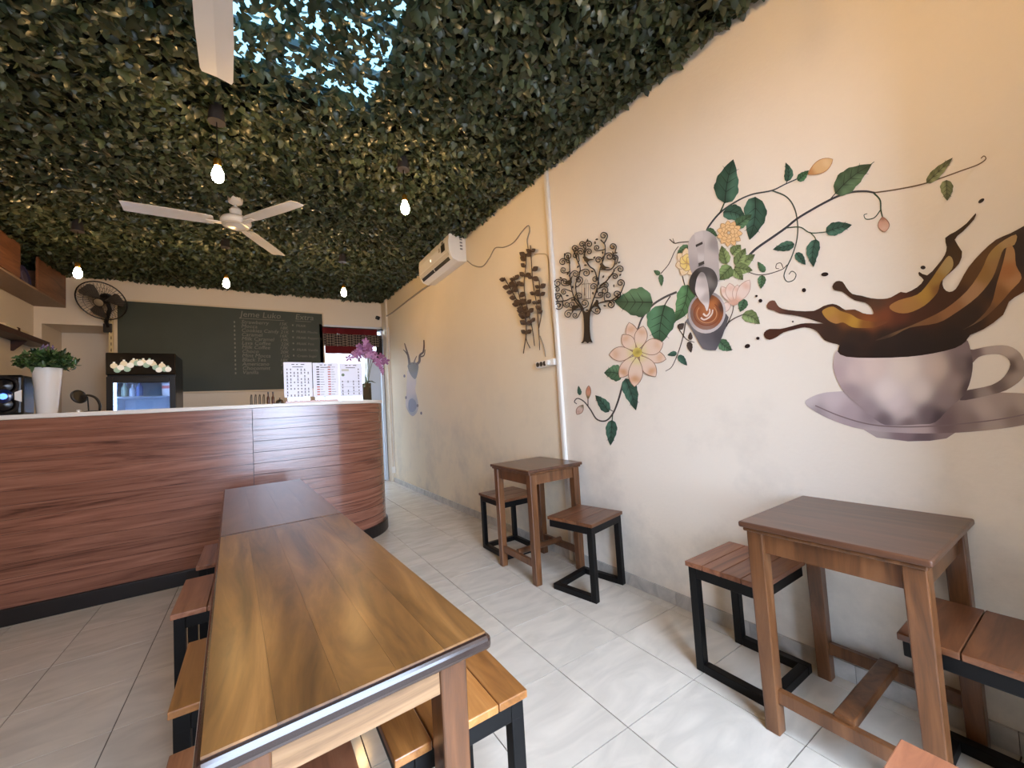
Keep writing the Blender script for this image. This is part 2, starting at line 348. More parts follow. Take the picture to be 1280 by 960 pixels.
# ------------------------------------------------------------------ skirting, doorway, trims
bb = struct(MB().box(WX-.004, WX, YF, YB, 0, .07).build('baseboard_right', M_GROUT))
sm = None
for j in range(-4, 16):
    y0, y1 = max(j*T, YF), min((j+1)*T, YB)
    if y1-y0 < .39: MB().box(-.012, 0, -(y1-y0)/2+.001, (y1-y0)/2-.001, .001, .072).build('skirting_tile', M_SKIRT, bb, (WX-.002, (y0+y1)/2, 0)); continue
    if sm is None: o = MB().box(-.012, 0, -T/2+.001, T/2-.001, .001, .072).build('skirting_tile', M_SKIRT, bb); sm = o.data
    else: o = bpy.data.objects.new('skirting_tile', sm); COL.objects.link(o); o.parent = bb
    o.location = (WX-.002, (y0+y1)/2, 0)
d = MB(); d.box(DX0-.05, DX0, YB-.02, YB+.15, 0, DZ+.05); d.box(DX1-.02, DX1+.01, YB-.02, YB+.15, 0, DZ+.05); d.box(DX0-.05, DX1+.01, YB-.02, YB+.15, DZ, DZ+.05)
dr = struct(d.build('door_1', plain('door_frame_white', (214, 220, 228), .4)))
MB().box(DX1+.01, WX-.002, YB-.03, YB+.01, .02, 2.5).build('gate_post', M_BLACK, dr)
MB().box(DX1-.26, DX1-.03, YB+.03, YB+.06, .01, 2.3).build('door_leaf', plain('door_leaf_white', (200, 212, 226), .35), dr)
MB().box(WX-.03, WX, YB-.28, YB-.002, 0, 3.3).build('pilaster', M_WALLB, wr)
# ------------------------------------------------------------------ counter
CYF, CR = 2.84, .52; CXR = .04; CYB = 3.40
def front_path(off=0.0, x0=WL+.01, n=18):
    pts = [(x0, CYF+off)]
    r = CR-off; cx, cy = CXR-CR, CYF+CR
    for k in range(n+1):
        a = -math.pi/2+math.pi/2*k/n; pts.append((cx+r*math.cos(a), cy+r*math.sin(a)))
    pts.append((CXR-off, CYB-off)); return pts
ctr = thing('bar_counter', 'long brown wood-clad bar counter with rounded end and black plinth', 'counter', (-1.6, 3.1, 0))
OFF = Vector((-1.6, 3.1, 0))
def off2(pts): return [(x-OFF.x, y-OFF.y) for x, y in pts]
MB().prism(off2(front_path(.014)+[(WL+.01, CYB-.02)]), .02, 1.285).build('body', plain('counter_core', (44, 22, 15), .6), ctr)
MB().prism(off2(front_path(-.02)+[(WL+.01, CYB-.03)]), 0, .105).build('plinth', M_PLINTH, ctr, bevel=.006)
SEAM = -2.80*T; nco = 13; z0c, z1c = .105, 1.286; hco = (z1c-z0c)/nco
arc = front_path(0, SEAM+.002); arci = front_path(.013, SEAM+.002)
for k in range(nco):
    za, zb = z0c+hco*k, z0c+hco*(k+1)
    MB().box(WL+.01-OFF.x, SEAM-.002-OFF.x, CYF-OFF.y, CYF+.013-OFF.y, za+.0009, zb-.0009).build('cladding_board', M_BOARD, ctr)
    b = MB(); n = len(arc)
    for (ax, ay), (bx, by) in zip(off2(arc), off2(arci)): b.v += [(ax, ay, za+.0019), (ax, ay, zb-.0019), (bx, by, zb-.0019), (bx, by, za+.0019)]
    for i in range(n-1):
        for q in range(4): b.f.append((4*i+q, 4*i+(q+1) % 4, 4*(i+1)+(q+1) % 4, 4*(i+1)+q)[::-1])
    b.f += [(0, 1, 2, 3), (4*n-1, 4*n-2, 4*n-3, 4*n-4)]
    b.build('cladding_board', M_BOARD, ctr, smooth=True)
CT = 1.316
o = MB().prism([(x, y) for x, y in front_path(-.012)]+[(WL+.005, CYB+.01)], 1.286, CT).build('countertop', M_CTOP, bevel=.004)
tag(o, 'thin white countertop slab running along the brown bar counter', 'countertop')
# ------------------------------------------------------------------ tables
def plank_table(name, label, loc, rz, L, Wd, H, top, nplk, apron, group=None, inset=.055):
    """long table, length along local y, top planks along y"""
    t = thing(name, label, 'table', loc, rz, group); pw = Wd/nplk
    ed = MB().box(-Wd/2-.009, Wd/2+.009, -L/2-.012, L/2+.012, H-.034, H-.004).build('edge_moulding', M_EDGE, t, bevel=.010, seg=3)
    for k in range(nplk):
        o = MB().box(-pw/2+.0002, pw/2-.0002, -L/2, L/2, -.012, 0).build('top_plank', top, t, (-Wd/2+pw*(k+.5), 0, H))
    ap, lg = .075, .06; ix, iy = Wd/2-.045, L/2-.055
    for s in (-1, 1):
        MB().box(-ix+.01, ix-.01, s*iy-.012, s*iy+.012, H-.034-ap, H-.034).build('apron', apron, t)
        MB().box(s*ix-.012, s*ix+.012, -iy+.01, iy-.01, H-.034-ap, H-.034).build('apron', M_LEG, t)
        for s2 in (-1, 1):
            x, y = s*(ix-.012), (iy-.012 if s2 > 0 else -(L/2-inset-.012)); a = lg/2; c = lg/2*.86
            MB().hexa([(x-c, y-c, 0), (x+c, y-c, 0), (x+c, y+c, 0), (x-c, y+c, 0), (x-a, y-a, H-.034), (x+a, y-a, H-.034), (x+a, y+a, H-.034), (x-a, y+a, H-.034)]).build('leg', M_LEG, t, bevel=.004)
    return t
LRZ = math.radians(2.4)
def along(d, s=0): return (-.942-math.sin(LRZ)*d+math.cos(LRZ)*s, -.325+math.cos(LRZ)*d+math.sin(LRZ)*s, 0)
plank_table('dining_table', 'long glossy golden-brown plank table with pale apron, nearer the front doorway', along(.652), LRZ, 1.30, .462, .72, M_TOP, 5, M_APRON)
plank_table('dining_table', 'long dull brown plank table standing against the bar counter front', along(1.327+.69), LRZ, 1.38, .462, .72, M_TOP2, 4, M_APRON, inset=.5)
def side_table(label, cx, cy, sx, sy, H, roundbar, top):
    t = thing('side_table', label, 'table', (cx, cy, 0)); 
    MB().box(-sx/2, sx/2, -sy/2, sy/2, H-.02, H).build('table_top', top, t, bevel=.006, seg=3)
    MB().box(-sx/2+.010, sx/2-.010, -sy/2+.010, sy/2-.010, H-.034, H-.0195).build('moulding', M_LEG, t, bevel=.005)
    ix, iy, ap, lg = sx/2-.048, sy/2-.042, .07, .052
    for s in (-1, 1):
        MB().box(-ix, ix, s*iy-.011, s*iy+.011, H-.034-ap, H-.034).build('apron', M_LEG, t)
        MB().box(s*ix-.011, s*ix+.011, -iy, iy, H-.034-ap, H-.034).build('apron', M_LEG, t)
        MB().box(s*ix-.012, s*ix+.012, -iy, iy, .105, .15).build('stretcher', M_LEG, t, bevel=.003)
        for s2 in (-1, 1):
            x, y = s*ix, s2*iy; a = lg/2; c = a*.88
            MB().hexa([(x-c, y-c, 0), (x+c, y-c, 0), (x+c, y+c, 0), (x-c, y+c, 0), (x-a, y-a, H-.034), (x+a, y-a, H-.034), (x+a, y+a, H-.034), (x-a, y+a, H-.034)]).build('leg', M_LEG, t, bevel=.004)
    if roundbar: MB().tube([(-ix-.005, 0, .155), (ix+.005, 0, .155)], .020, 12).build('cross_stretcher', M_LEG, t, smooth=True)
    else: MB().box(-ix, ix, -.026, .026, .135, .165).build('cross_stretcher', M_LEG, t, bevel=.004)
    return t
side_table('square brown wooden side table by the wall below the painted cup and saucer', (.345+WX-.004)/2, (-.272-.762)/2, WX-.004-.345, .49, .716, False, M_TT)
side_table('small square wooden side table against the wall beside the white trunking', (.376+WX-.027)/2, (1.075+1.58)/2, WX-.027-.376, .505, .748, True, M_TT)
# ------------------------------------------------------------------ stools
def stool(label, cx, cy, sx, sy, rz, top, npl=4, closed=False, H=.456, group='cantilever stools'):
    """planks along local x; the two legs stand on the local +y side, the floor frame reaches back under the seat"""
    t = thing('stool', label, 'stool', (cx, cy, 0), math.radians(rz), None); tb = .036; pw = sy/npl
    for k in range(npl):
        MB().box(-sx/2, sx/2, -pw/2+.0012, pw/2-.0012, -.02, 0).build('seat_plank', top, t, (0, -sy/2+pw*(k+.5), H), bevel=.0025)
    x, y, z = sx/2-.008, sy/2-.010, H-.02
    f = MB(); f.box(-x, x, -y, -y+tb, z-.045, z); f.box(-x, x, y-tb, y, z-.045, z); f.box(-x, -x+tb, -y+tb, y-tb, z-.045, z); f.box(x-tb, x, -y+tb, y-tb, z-.045, z)
    f.build('seat_frame', M_STEEL, t, bevel=.003)
    for s in (-1, 1):
        xa, xb = (-x, -x+tb) if s < 0 else (x-tb, x)
        MB().box(xa, xb, y-tb, y, .0, z-.04).build('leg', M_STEEL, t, bevel=.003)
    f = MB(); f.box(-x, -x+tb, -y, y-tb, 0, tb); f.box(x-tb, x, -y, y-tb, 0, tb); f.box(-x+tb, x-tb, -y, -y+tb, 0, tb)
    if closed: f.box(-x+tb, x-tb, y-tb, y, 0, tb)
    f.build('floor_frame', M_STEEL, t, bevel=.003)
    return t
def bxs(label, x0, x1, y0, y1, rz, top, npl=4, **k):       # extents in tile units
    w, d = (x1-x0)*T, (y1-y0)*T
    sx, sy = (w, d) if rz in (0, 180) else (d, w)
    return stool(label, (x0+x1)/2*T, (y0+y1)/2*T, sx, sy, rz, top, npl, **k)
stool('plank stool turned askew beside the small side table by the trunking', 1.66*T, 2.21*T, .35, .34, 192, M_ST_DK, 3)
bxs('plank stool with closed floor frame on the doorway side of the small side table', 1.19, 2.06, 3.98, 4.96, 0, M_ST_DK, 3, closed=True)
bxs('reddish four-plank stool on a black frame tucked under the table below the flower mural', 1.15, 2.05, -.70, .10, 0, M_ST_RD, 4)
bxs('dark brown wide-plank stool on a black frame below the painted saucer', 1.11, 1.97, -2.56, -1.62, 180, M_ST_DK, 3)
bxs('bright orange four-plank stool sticking out on the wall side of the glossy long table', -2.18, -1.33, -.45, .47, -90, M_ST_OR, 4)
bxs('brown stool mostly hidden under the free end of the glossy long table', -3.19, -2.335, -.56, .35, 90, M_ST_RD, 3)
bxs('orange-brown stool at the middle of the glossy long table, across from the wall', -3.26, -2.40, .78, 1.74, 90, M_ST_OR, 3)
bxs('reddish-brown stool beside the joint where the two long tables meet', -3.48, -2.62, 2.46, 3.50, 90, M_ST_RD, 3)
bxs('reddish stool beside the dull long table, the one closest to the bar counter', -3.43, -2.6, 3.93, 4.98, 90, M_ST_RD, 3)
bxs('orange wooden stool standing free on the tiles, in front of the square side table', -.93, -.03, -2.80, -1.90, 180, M_ST_RD, 3)
# ------------------------------------------------------------------ ceiling fans
def ceiling_fan(label, cx, cy, hub_z, angs):
    zc = ceil_z(cy); t = thing('ceiling_fan', label, 'fan', (cx, cy, hub_z), 0, None)
    MB().lathe([(0, .045), (.05, .043), (.095, .03), (.11, .008), (.11, -.012), (.095, -.03), (.06, -.042), (0, -.046)], 28).build('motor_housing', M_FAN, t, smooth=True)
    MB().lathe([(.096, -.0285), (.1, -.032), (.088, -.04), (.084, -.038)], 28).build('trim_ring', plain('fan_ring', (196, 188, 176), .3), t, smooth=True)
    MB().tube([(0, 0, .04), (0, 0, zc-hub_z-.02)], .013, 10).build('down_rod', M_FAN, t, smooth=True)
    MB().lathe([(.02, .05), (.042, .055), (.046, .1), (.03, .12), (.014, .125)], 18).build('lower_canopy', M_FAN, t, smooth=True)
    h = zc-hub_z
    MB().lathe([(.018, h-.12), (.05, h-.10), (.056, h-.06), (.062, h-.02), (.066, h-.01), (.05, h)], 18).build('ceiling_canopy', M_FAN, t, smooth=True)
    for a in angs:
        b = MB(); prof = [(.15, .05), (.2, .062), (.45, .066), (.68, .062), (.70, .056)]
        for r, hw in prof:
            for zz in (.0, .006): b.v += [(r, -hw, zz-.010), (r, 0, zz+.004), (r, hw, zz+.008)]
        for i in range(len(prof)-1):
            p, q = 6*i, 6*i+6
            for c in (0, 1): b.f += [(p+c+3, q+c+3, q+c+4, p+c+4), (p+c+1, q+c+1, q+c, p+c)]
            b.f += [(p, q, q+3, p+3), (p+5, q+5, q+2, p+2)]
        b.f += [(0, 3, 4, 1), (1, 4, 5, 2)]; e = 6*(len(prof)-1); b.f += [(e+1, e+4, e+3, e), (e+2, e+5, e+4, e+1)]
        bl = b.build('blade', M_FAN, t, (0, 0, -.012), (0, 0, math.radians(a)))
        MB().box(.09, .2, -.018, .018, -.016, -.006).build('blade_iron', M_FAN, bl)
    return t
ceiling_fan('white three-blade ceiling fan hanging between the five lit bulbs', -2.995*T, 7.13*T, 2.846, (179, 61, -54))
ceiling_fan('white ceiling fan beside the skylight gap, one long blade reaching past the lamp holder', -2.97*T, 1.05*T, 2.80, (92, 212, -28))
# ------------------------------------------------------------------ pendant bulbs
M_BULB = glow('warm_bulb', (255, 204, 133), BULB)
def pendant(label, x, y, zb):
    zc = ceil_z(y)-.0; t = thing('pendant_light', label, 'light', (x, y, zb), 0, None)
    MB().lathe([(0, -.055), (.014, -.053), (.026, -.04), (.031, -.018), (.027, .008), (.018, .03), (.014, .042)], 12).build('bulb', M_BULB, t, smooth=True)
    MB().lathe([(.0165, .040), (.019, .045), (.019, .075), (.014, .085), (.004, .09)], 12).build('socket', M_BRASS, t, smooth=True)
    h = zc-zb
    MB().tube([(0, 0, .085), (0, 0, h-.13)], .003, 6).build('cord', M_BLACK, t)
    MB().lathe([(.038, h-.15), (.044, h-.15), (.036, h-.075), (.028, h-.05), (.026, h+.02)], 16).build('lamp_holder', M_PEND, t, smooth=True)
    return t
B1Z = 2.615
pendant('lit bulb on a dark cone holder just in front of the ceiling fan canopy', -3.12*T, 4.17*T, B1Z)
pendant('lit bulb hanging close to the air conditioner', -.41*T, 4.08*T, 2.645)
pendant('lit bulb above the middle of the chalkboard', -3.30*T, 9.75*T, 2.63)
pendant('lit bulb above the right end of the chalkboard near the curtain', -.47*T, 9.65*T, 2.64)
pendant('lit bulb beside the wall fan and the wooden overhead cabinet', -6.05*T, 10.0*T, 2.625)
pendant('lit bulb above the painted cup mural', -.41*T, -1.7*T, 2.62)
pendant('lit bulb over the free end of the glossy long table', -3.1*T, -2.2*T, 2.62)
# ------------------------------------------------------------------ air conditioner, cables, trunking, sockets
AY0, AY1, AZ0, AZ1 = 2.722, 3.64, 2.772, 3.058
ac = thing('air_conditioner', 'white split air conditioner on the wall under the ivy ceiling', 'air conditioner', (WX, (AY0+AY1)/2, AZ0))
prof = [(0, 0), (-.10, -.012), (-.165, .012), (-.19, .05), (-.206, .10), (-.21, .20), (-.20, .268), (-.185, .286), (0, .286)]
b = MB(); n = len(prof); hl = (AY1-AY0)/2
for y in (-hl, hl): b.v += [(x, y, z) for x, z in prof]
b.f += [tuple(range(n)), tuple(range(n, 2*n))[::-1]]+[(i, n+i, n+(i+1) % n, (i+1) % n) for i in range(n)]
b.build('casing', M_WHITE, ac, bevel=.008)
def skew_panel(p0, p1, y0, y1, off, name, mat, parent):      # thin panel on the casing profile
    d = Vector((p1[0]-p0[0], 0, p1[1]-p0[1])); nn = Vector((-d.z, 0, d.x)).normalized()*off
    if nn.x > 0: nn = -nn
    a, c = Vector((p0[0], 0, p0[1])), Vector((p1[0], 0, p1[1])); q = []
    for s in (0, 1):
        for P, y in ((a, y0), (a, y1), (c, y1), (c, y0)): q.append(P+nn*s+Vector((0, y, 0)))
    return MB().hexa(q).build(name, mat, parent)
skew_panel((-.168, .014), (-.188, .046), -hl+.06, hl-.05, .004, 'air_outlet', M_BLACK, ac)
skew_panel((-.193, .052), (-.2035, .09), -hl+.03, hl-.03, .005, 'louvre', plain('ac_louvre', (205, 196, 182), .35), ac)
for y in (.02,): skew_panel((-.170, .017), (-.187, .044), y-.008, y+.008, .0055, 'outlet_vane', M_WHITE, ac)
skew_panel((-.2065, .13), (-.2095, .21), -hl+.10, -hl+.20, .003, 'energy_label', plain('label_black', (32, 30, 30), .4), ac)
skew_panel((-.2095, .215), (-.207, .24), -hl+.14, -hl+.18, .003, 'sticker', plain('label_grey', (90, 88, 86), .4), ac)
skew_panel((-.2085, .16), (-.2095, .20), -hl+.24, -hl+.27, .003, 'sticker', plain('label_pale', (170, 160, 140), .4), ac)
skew_panel((-.208, .14), (-.209, .165), .05, .065, .003, 'display_light', glow('ac_led', (255, 250, 235), 1.5), ac)
for k in range(4): MB().box(-.075, -.045, -hl-.002, -hl+.001, .12+k*.035, .138+k*.035).build('side_print', plain('print_grey', (120, 118, 116), .5), ac)
def wall_path(pts, off): return [wallp(u, v, off) for u, v in pts]
def cable(name, label, cat, pts, r, mat, off=.008, n=6):
    P = [Vector(p) for p in spline([tuple(x) for x in wall_path(pts, off)], 5)]; o0 = P[0].copy()
    o = MB().tube([p-o0 for p in P], r, n).build(name, mat, None, o0, smooth=True); return tag(o, label, cat)
cable('power_cable', 'thin beige cable looping from the air conditioner to the metal branch art', 'cable', [(584, 326), (592, 332), (603, 333), (612, 322), (619, 310), (630, 309), (642, 303), (652, 290), (660, 282), (662, 288), (659, 300), (660, 310)], .0045, M_CABLE)
cable('refrigerant_pipe', 'grey insulated pipe running along the wall from the air conditioner to the corner', 'pipe', [(541, 354), (528, 362), (508, 377), (490, 391), (480, 397)], .011, M_CABLE, .013, 8)
cable('flex_cable', 'beige flex hanging beside the white trunking down to the power strip', 'cable', [(668, 318), (676, 317), (684, 320), (686, 340), (687, 370), (690, 400), (693, 430), (694, 446)], .0042, plain('beige_cable', (190, 168, 132), .6))
cable('flex_cable', 'short grey flex from the metal branches to the power strip', 'cable', [(675, 420), (680, 434), (682, 446)], .004, M_CABLE)
o = MB().box(-.03, .03, -.03, .03, -.03, .035).build('pipe_clamp', M_BLACK, None, (.762, YB-.06, 2.87), (.3, .2, .4), bevel=.012); tag(o, 'small black clamp at the wall end of the grey pipe', 'clamp')
MB().tube([(0, 0, 0), (.02, .05, .01)], .012, 8).build('pin', M_BLACK, o)
yt = 1.278
o = MB().box(-.022, 0, -.018, .018, .0, 3.02).build('cable_trunking', M_WHITEP, None, (WX, yt, .0), bevel=.003)
MB().box(-.025, -.022, -.013, .013, .01, 3.0).build('cover', M_WHITEP, o)
tag(o, 'tall white plastic trunking dividing the two tones of the wall', 'trunking')
p0, p1 = wallp(490, 398), wallp(495, 590)
o = MB().tube([(-.012, 0, 0), (-.012, 0, 2.66-.25)], .011, 8).build('conduit_pipe', M_WHITEP, None, (WX, YB-.33, .25), smooth=True)
tag(o, 'slim cream conduit pipe rising near the doorway corner', 'pipe')
o = MB().box(-.045, 0, -.035, .035, -.05, .05).build('socket_box', M_WHITE, None, (WX, YB-.33, .21), bevel=.006); tag(o, 'small white socket box at the foot of the cream conduit', 'socket')
MB().box(-.049, -.045, -.02, .02, -.02, .02).build('socket_face', M_WHITEP, o)
ps = thing('power_strip', 'white power strip with round sockets fixed beside the trunking', 'socket', (WX, 1.42, 1.49))
MB().box(-.038, 0, -.115, .125, -.022, .028).build('strip_body', M_WHITE, ps, bevel=.005)
RY = Matrix.Rotation(-math.pi/2, 3, 'Y')
for y in (.09, .045, 0): 
    r_ = MB().lathe([(.019, 0), (.019, .004), (.013, .004), (.012, .001)], 14, (-.038, y, .004), RY).build('socket', plain('socket_dark', (60, 52, 44), .5), ps)
MB().lathe([(.02, 0), (.02, .02), (.012, .026), (0, .027)], 14, (-.038, -.05, .004), RY).build('plug', M_WHITE, ps, smooth=True)
# ------------------------------------------------------------------ metal wall art: branches
def wall_local(px_, py_, off, o0): return wallp(px_, py_, off)-o0
o0 = wallp(662, 440); br = thing('metal_branch_art', 'dark brown metal branches with leaves hung between air conditioner and trunking', 'wall art', o0)
def zb(x, y): return (600+x/4.571, 270+y/4.571)
stems = [[(248, 785), (266, 650), (250, 560), (205, 470), (165, 400), (138, 352)], [(286, 755), (264, 700), (262, 590), (235, 500), (215, 420), (190, 345)],
         [(312, 742), (298, 640), (270, 520), (252, 400), (262, 280), (262, 215)], [(342, 766), (336, 660), (326, 520), (305, 400), (296, 300), (288, 168)], [(336, 640), (350, 560), (344, 470), (338, 370)]]
leafart = MB()
rr = random.Random(3)
for st in stems:
    P = spline([zb(*p) for p in st], 7)
    path = [wall_local(p[0], p[1], .018+.008*math.sin(i*.5), o0) for i, p in enumerate(P)]
    MB().tube(path, .0045, 6).build('stem', M_IRONB, br, smooth=True)
    for i in range(9, len(P), 3):
        for s in (-1, 1):
            if rr.random() < .38: continue
            t = P[min(i+1, len(P)-1)]-P[i-1]; t = t/np.linalg.norm(t); nr = np.array([-t[1], t[0]])*s
            d = t*.55+nr*.8; d /= np.linalg.norm(d); ln = rr.uniform(6.5, 10.0); w_ = ln*.36
            base = P[i]; pp = np.array([-d[1], d[0]])
            out = [(0, 0), (.3, .75), (.55, 1), (.8, .6), (1, 0), (.8, -.6), (.55, -1), (.3, -.75)]; k0 = rr.uniform(.014, .03)
            vs = [wall_local(*(base+d*ln*a+pp*w_*b_), k0+.010*a, o0) for a, b_ in out]; mid = wall_local(*(base+d*ln*.5), k0+.012, o0)
            lf = MB(); lf.v = [tuple(v) for v in vs]+[tuple(mid)]+[(v[0]+.002, v[1], v[2]) for v in vs]
            lf.f = [(8, j, (j+1) % 8) for j in range(8)]+[tuple(9+j for j in range(8))]
            lf.build('leaf', M_IRONB, br)
# ------------------------------------------------------------------ metal wall art: scroll tree
o0 = wallp(733, 430); tr = thing('metal_tree_art', 'black metal tree of scrolls with birds and a small cage', 'wall art', o0)
def zt(x, y): return (690+x/6.4, 285+y/6.4)
def tl(x, y, off=.014): return wall_local(*zt(x, y), off, o0)
def plate(name, pts, th, off, parent, mat, n=4):
    P = spline(pts, n, True); k = len(P); b = MB()
    b.v = [tuple(tl(p[0], p[1], off)) for p in P]+[tuple(tl(p[0], p[1], off-th)) for p in P]
    b.f = [tuple(range(k)), tuple(range(k, 2*k))[::-1]]+[(i, k+i, k+(i+1) % k, (i+1) % k) for i in range(k)]
    return b.build(name, mat, parent)
plate('trunk', [(232, 918), (250, 895), (256, 800), (250, 700), (232, 650), (196, 602), (215, 612), (262, 668), (275, 672), (290, 665), (325, 620), (345, 590), (335, 625), (308, 680), (303, 800), (310, 880), (325, 915), (300, 912), (285, 922), (265, 908), (248, 920)], .004, .016, tr, M_IRON, 3)
mains = [[(240, 650), (190, 590), (160, 500), (145, 400), (140, 290), (130, 220)], [(255, 655), (205, 560), (190, 450), (215, 390)], [(250, 650), (180, 560), (110, 580), (30, 590)],
         [(300, 660), (350, 520), (370, 430), (385, 330), (420, 220), (425, 140), (390, 95)], [(300, 655), (380, 600), (470, 580), (530, 540)], [(310, 640), (360, 500), (440, 420), (500, 340)], [(365, 420), (340, 340), (300, 305), (265, 240), (262, 160)], [(215, 395), (225, 320), (195, 240), (170, 170)], [(385, 330), (470, 330), (505, 270), (485, 190)]]
main_s = [spline(m_, 8) for m_ in mains]
for P in main_s: MB().tube([tl(p[0], p[1]) for p in P], .0042, 6).build('branch', M_IRON, tr, smooth=True)
allp = [p for P in main_s for p in P]
cent = [(240, 130), (295, 130), (412, 62), (360, 158), (486, 150), (458, 228), (503, 238), (545, 330), (548, 440), (502, 388), (372, 256), (272, 360), (345, 412), (186, 368), (215, 415), (92, 335), (86, 272), (130, 225), (188, 222), (230, 190), (46, 442), (42, 492), (46, 548), (52, 622), (118, 612), (162, 612), (130, 690), (186, 698), (362, 660), (470, 612), (386, 532), (446, 540), (518, 530), (430, 458), (332, 470), (100, 430), (96, 512), (216, 545), (262, 602), (296, 190), (182, 164), (420, 500)]
for ci, (cx, cy) in enumerate(cent):
    c = np.array((cx, cy), float); d2 = sorted(allp, key=lambda p: abs(np.hypot(*(p-c))-48)+(.6*max(0, c[1]-p[1])))
    p = d2[0]; a0 = math.atan2(p[1]-c[1], p[0]-c[0]); s = 1 if ci % 2 else -1; R0 = 25+4*((ci*7) % 3)
    pts = []
    st = a0+s*1.1
    for k in range(26):
        u = k/25; r_ = R0*(1-.80*u); th = st+s*u*2*math.pi*1.45; pts.append(c+np.array((math.cos(th), math.sin(th)))*r_)
    tan = pts[0]-(pts[1]-pts[0])*3
    path = spline([p, (p+tan)/2+np.array((-s*4, 3)), pts[0]], 5)[:-1]+pts
    MB().tube([tl(q[0], q[1]) for q in path], [.0036]*(len(path)-6)+[.0032, .003, .0028, .0026, .003, .0036], 5).build('scroll', M_IRON, tr, smooth=True)
def mini_leaf(x, y, a, ln):
    d = np.array((math.cos(a), math.sin(a))); n_ = np.array((-d[1], d[0])); q = np.array((x, y))
    plate('leaf', [q, q+d*ln*.4+n_*ln*.28, q+d*ln, q+d*ln*.4-n_*ln*.28], .003, .017, tr, M_IRON, 3)
for x, y, a in ((280, 110, -1.3), (180, 170, -.9), (105, 225, -1.8), (135, 265, 1.2), (60, 395, .4), (120, 375, -1), (65, 530, 1.2), (110, 540, .1), (30, 592, 2.9), (70, 605, 2), (150, 578, -.2), (255, 298, -.1), (310, 345, .1), (405, 185, 1.5), (500, 200, -.1), (525, 280, -.4), (540, 385, -1), (405, 400, -1.1), (330, 245, -.8), (345, 130, -1.6), (370, 88, 2.9), (455, 590, .3), (515, 560, -.4), (270, 655, .2), (195, 460, 1.9), (165, 460, 1.5), (325, 510, 1.4), (215, 300, 2.2), (410, 620, .2), (495, 450, 1.6)): mini_leaf(x, y, a, 26)
BIRD = [(-30, -12), (-16, -22), (0, -14), (18, 0), (42, 2), (60, 8), (38, 12), (22, 18), (6, 28), (-14, 20), (-22, 2)]
for x, y, a, s in ((275, 245, .0, 1), (410, 305, .15, 1), (132, 430, -1.1, 1), (185, 640, 2.0, 1), (362, 605, .9, 1)):
    ca, sa = math.cos(a), math.sin(a); plate('bird', [(x+(ca*u-sa*v)*s, y+(sa*u+ca*v)*s) for u, v in BIRD], .004, .02, tr, M_IRON, 3)
cg = MB()
for k in range(5):
    x = 240+17*k; top = 405+((x-274)/38)**2*45; cg.tube([tl(x, 570, .022), tl(x, 460, .022), tl(274+(x-274)*.6, top, .022)], .0018, 5)
cg.tube([tl(238, 450, .022), tl(312, 444, .022)], .002, 5); cg.tube([tl(238, 572, .022), tl(312, 562, .022)], .003, 5); cg.tube([tl(262, 478, .022), tl(262, 540, .022)], .004, 5)
cg.build('bird_cage', plain('pale_iron', (128, 112, 96), .5, .2), tr)
# ------------------------------------------------------------------ murals painted on the wall
def cdt(outline, step):
    P = [np.array(p, float) for p in outline]; xs = [p[0] for p in P]; ys = [p[1] for p in P]
    vs = [Vector((p[0], p[1])) for p in P]; n = len(vs)
    ed = [(i, (i+1) % n) for i in range(n)]
    if step:
        y = min(ys)+step*.5; k = 0
        while y < max(ys):
            x = min(xs)+step*(.5 if k % 2 else 0)
            while x < max(xs): vs.append(Vector((x, y))); x += step
            y += step*.87; k += 1
    r = delaunay_2d_cdt(vs, ed, [], 1, 1e-4)
    return np.array([(v.x, v.y) for v in r[0]]), [tuple(f) for f in r[2]]
def paint(name, outline, ctrl, layer, root, step=0, power=4.0, smooth=0):
    """flat paint on the wall; ctrl = one colour, or [(px,py,colour)...] blended over the shape"""
    if smooth: outline = spline(outline, smooth, True)
    V2, Fs = cdt(outline, step)
    off = .0012+.0007*layer; V3 = np.array([tuple(wallp(x, y, off)-root.location) for x, y in V2])
    tris = []
    for f in Fs:
        for k in range(1, len(f)-1): tris.append((f[0], f[k], f[k+1]))
    tris = np.array(tris)
    nrm = np.cross(V3[tris[:, 1]]-V3[tris[:, 0]], V3[tris[:, 2]]-V3[tris[:, 0]])[:, 0]; fl_ = nrm > 0; tris[fl_] = tris[fl_][:, ::-1]
    if isinstance(ctrl, list):
        cp = np.array([(a, b_) for a, b_, c in ctrl], float); cc = np.array([lin(c) for a, b_, c in ctrl])
        d = np.sqrt((V2[:, None, 0]-cp[None, :, 0])**2+(V2[:, None, 1]-cp[None, :, 1])**2+(step*1.9)**2); ww = d**-power
        C = (ww[:, :, None]*cc[None]).sum(1)/ww.sum(1)[:, None]
    else: C = np.repeat(np.array([lin(ctrl)]), len(V2), 0)
    o = bpy.data.objects.new(name, color_mesh(name, V3, tris, C, M_PAINT)); COL.objects.link(o); o.parent = root
    return o
def stroke(name, pts, w0, w1, col, layer, root, n=7, parent=None):
    P = spline(pts, n) if len(pts) > 2 else [np.array(p, float) for p in pts]; k = len(P); off = .0012+.0007*layer
    base = root.location; V = []; 
    for i, p in enumerate(P):
        t = P[min(i+1, k-1)]-P[max(i-1, 0)]; t = t/(np.linalg.norm(t)+1e-9); nn = np.array((-t[1], t[0])); w_ = (w0+(w1-w0)*i/(k-1))/2
        V += [tuple(wallp(*(p+nn*w_), off)-base), tuple(wallp(*(p-nn*w_), off)-base)]
    F_ = []
    for i in range(k-1): F_ += [(2*i, 2*i+1, 2*i+3), (2*i, 2*i+3, 2*i+2)]
    V = np.array(V); o = bpy.data.objects.new(name, color_mesh(name, V, np.array(F_), np.repeat(np.array([lin(col)]), len(V), 0), M_PAINT)); COL.objects.link(o); o.parent = parent or root
    return o
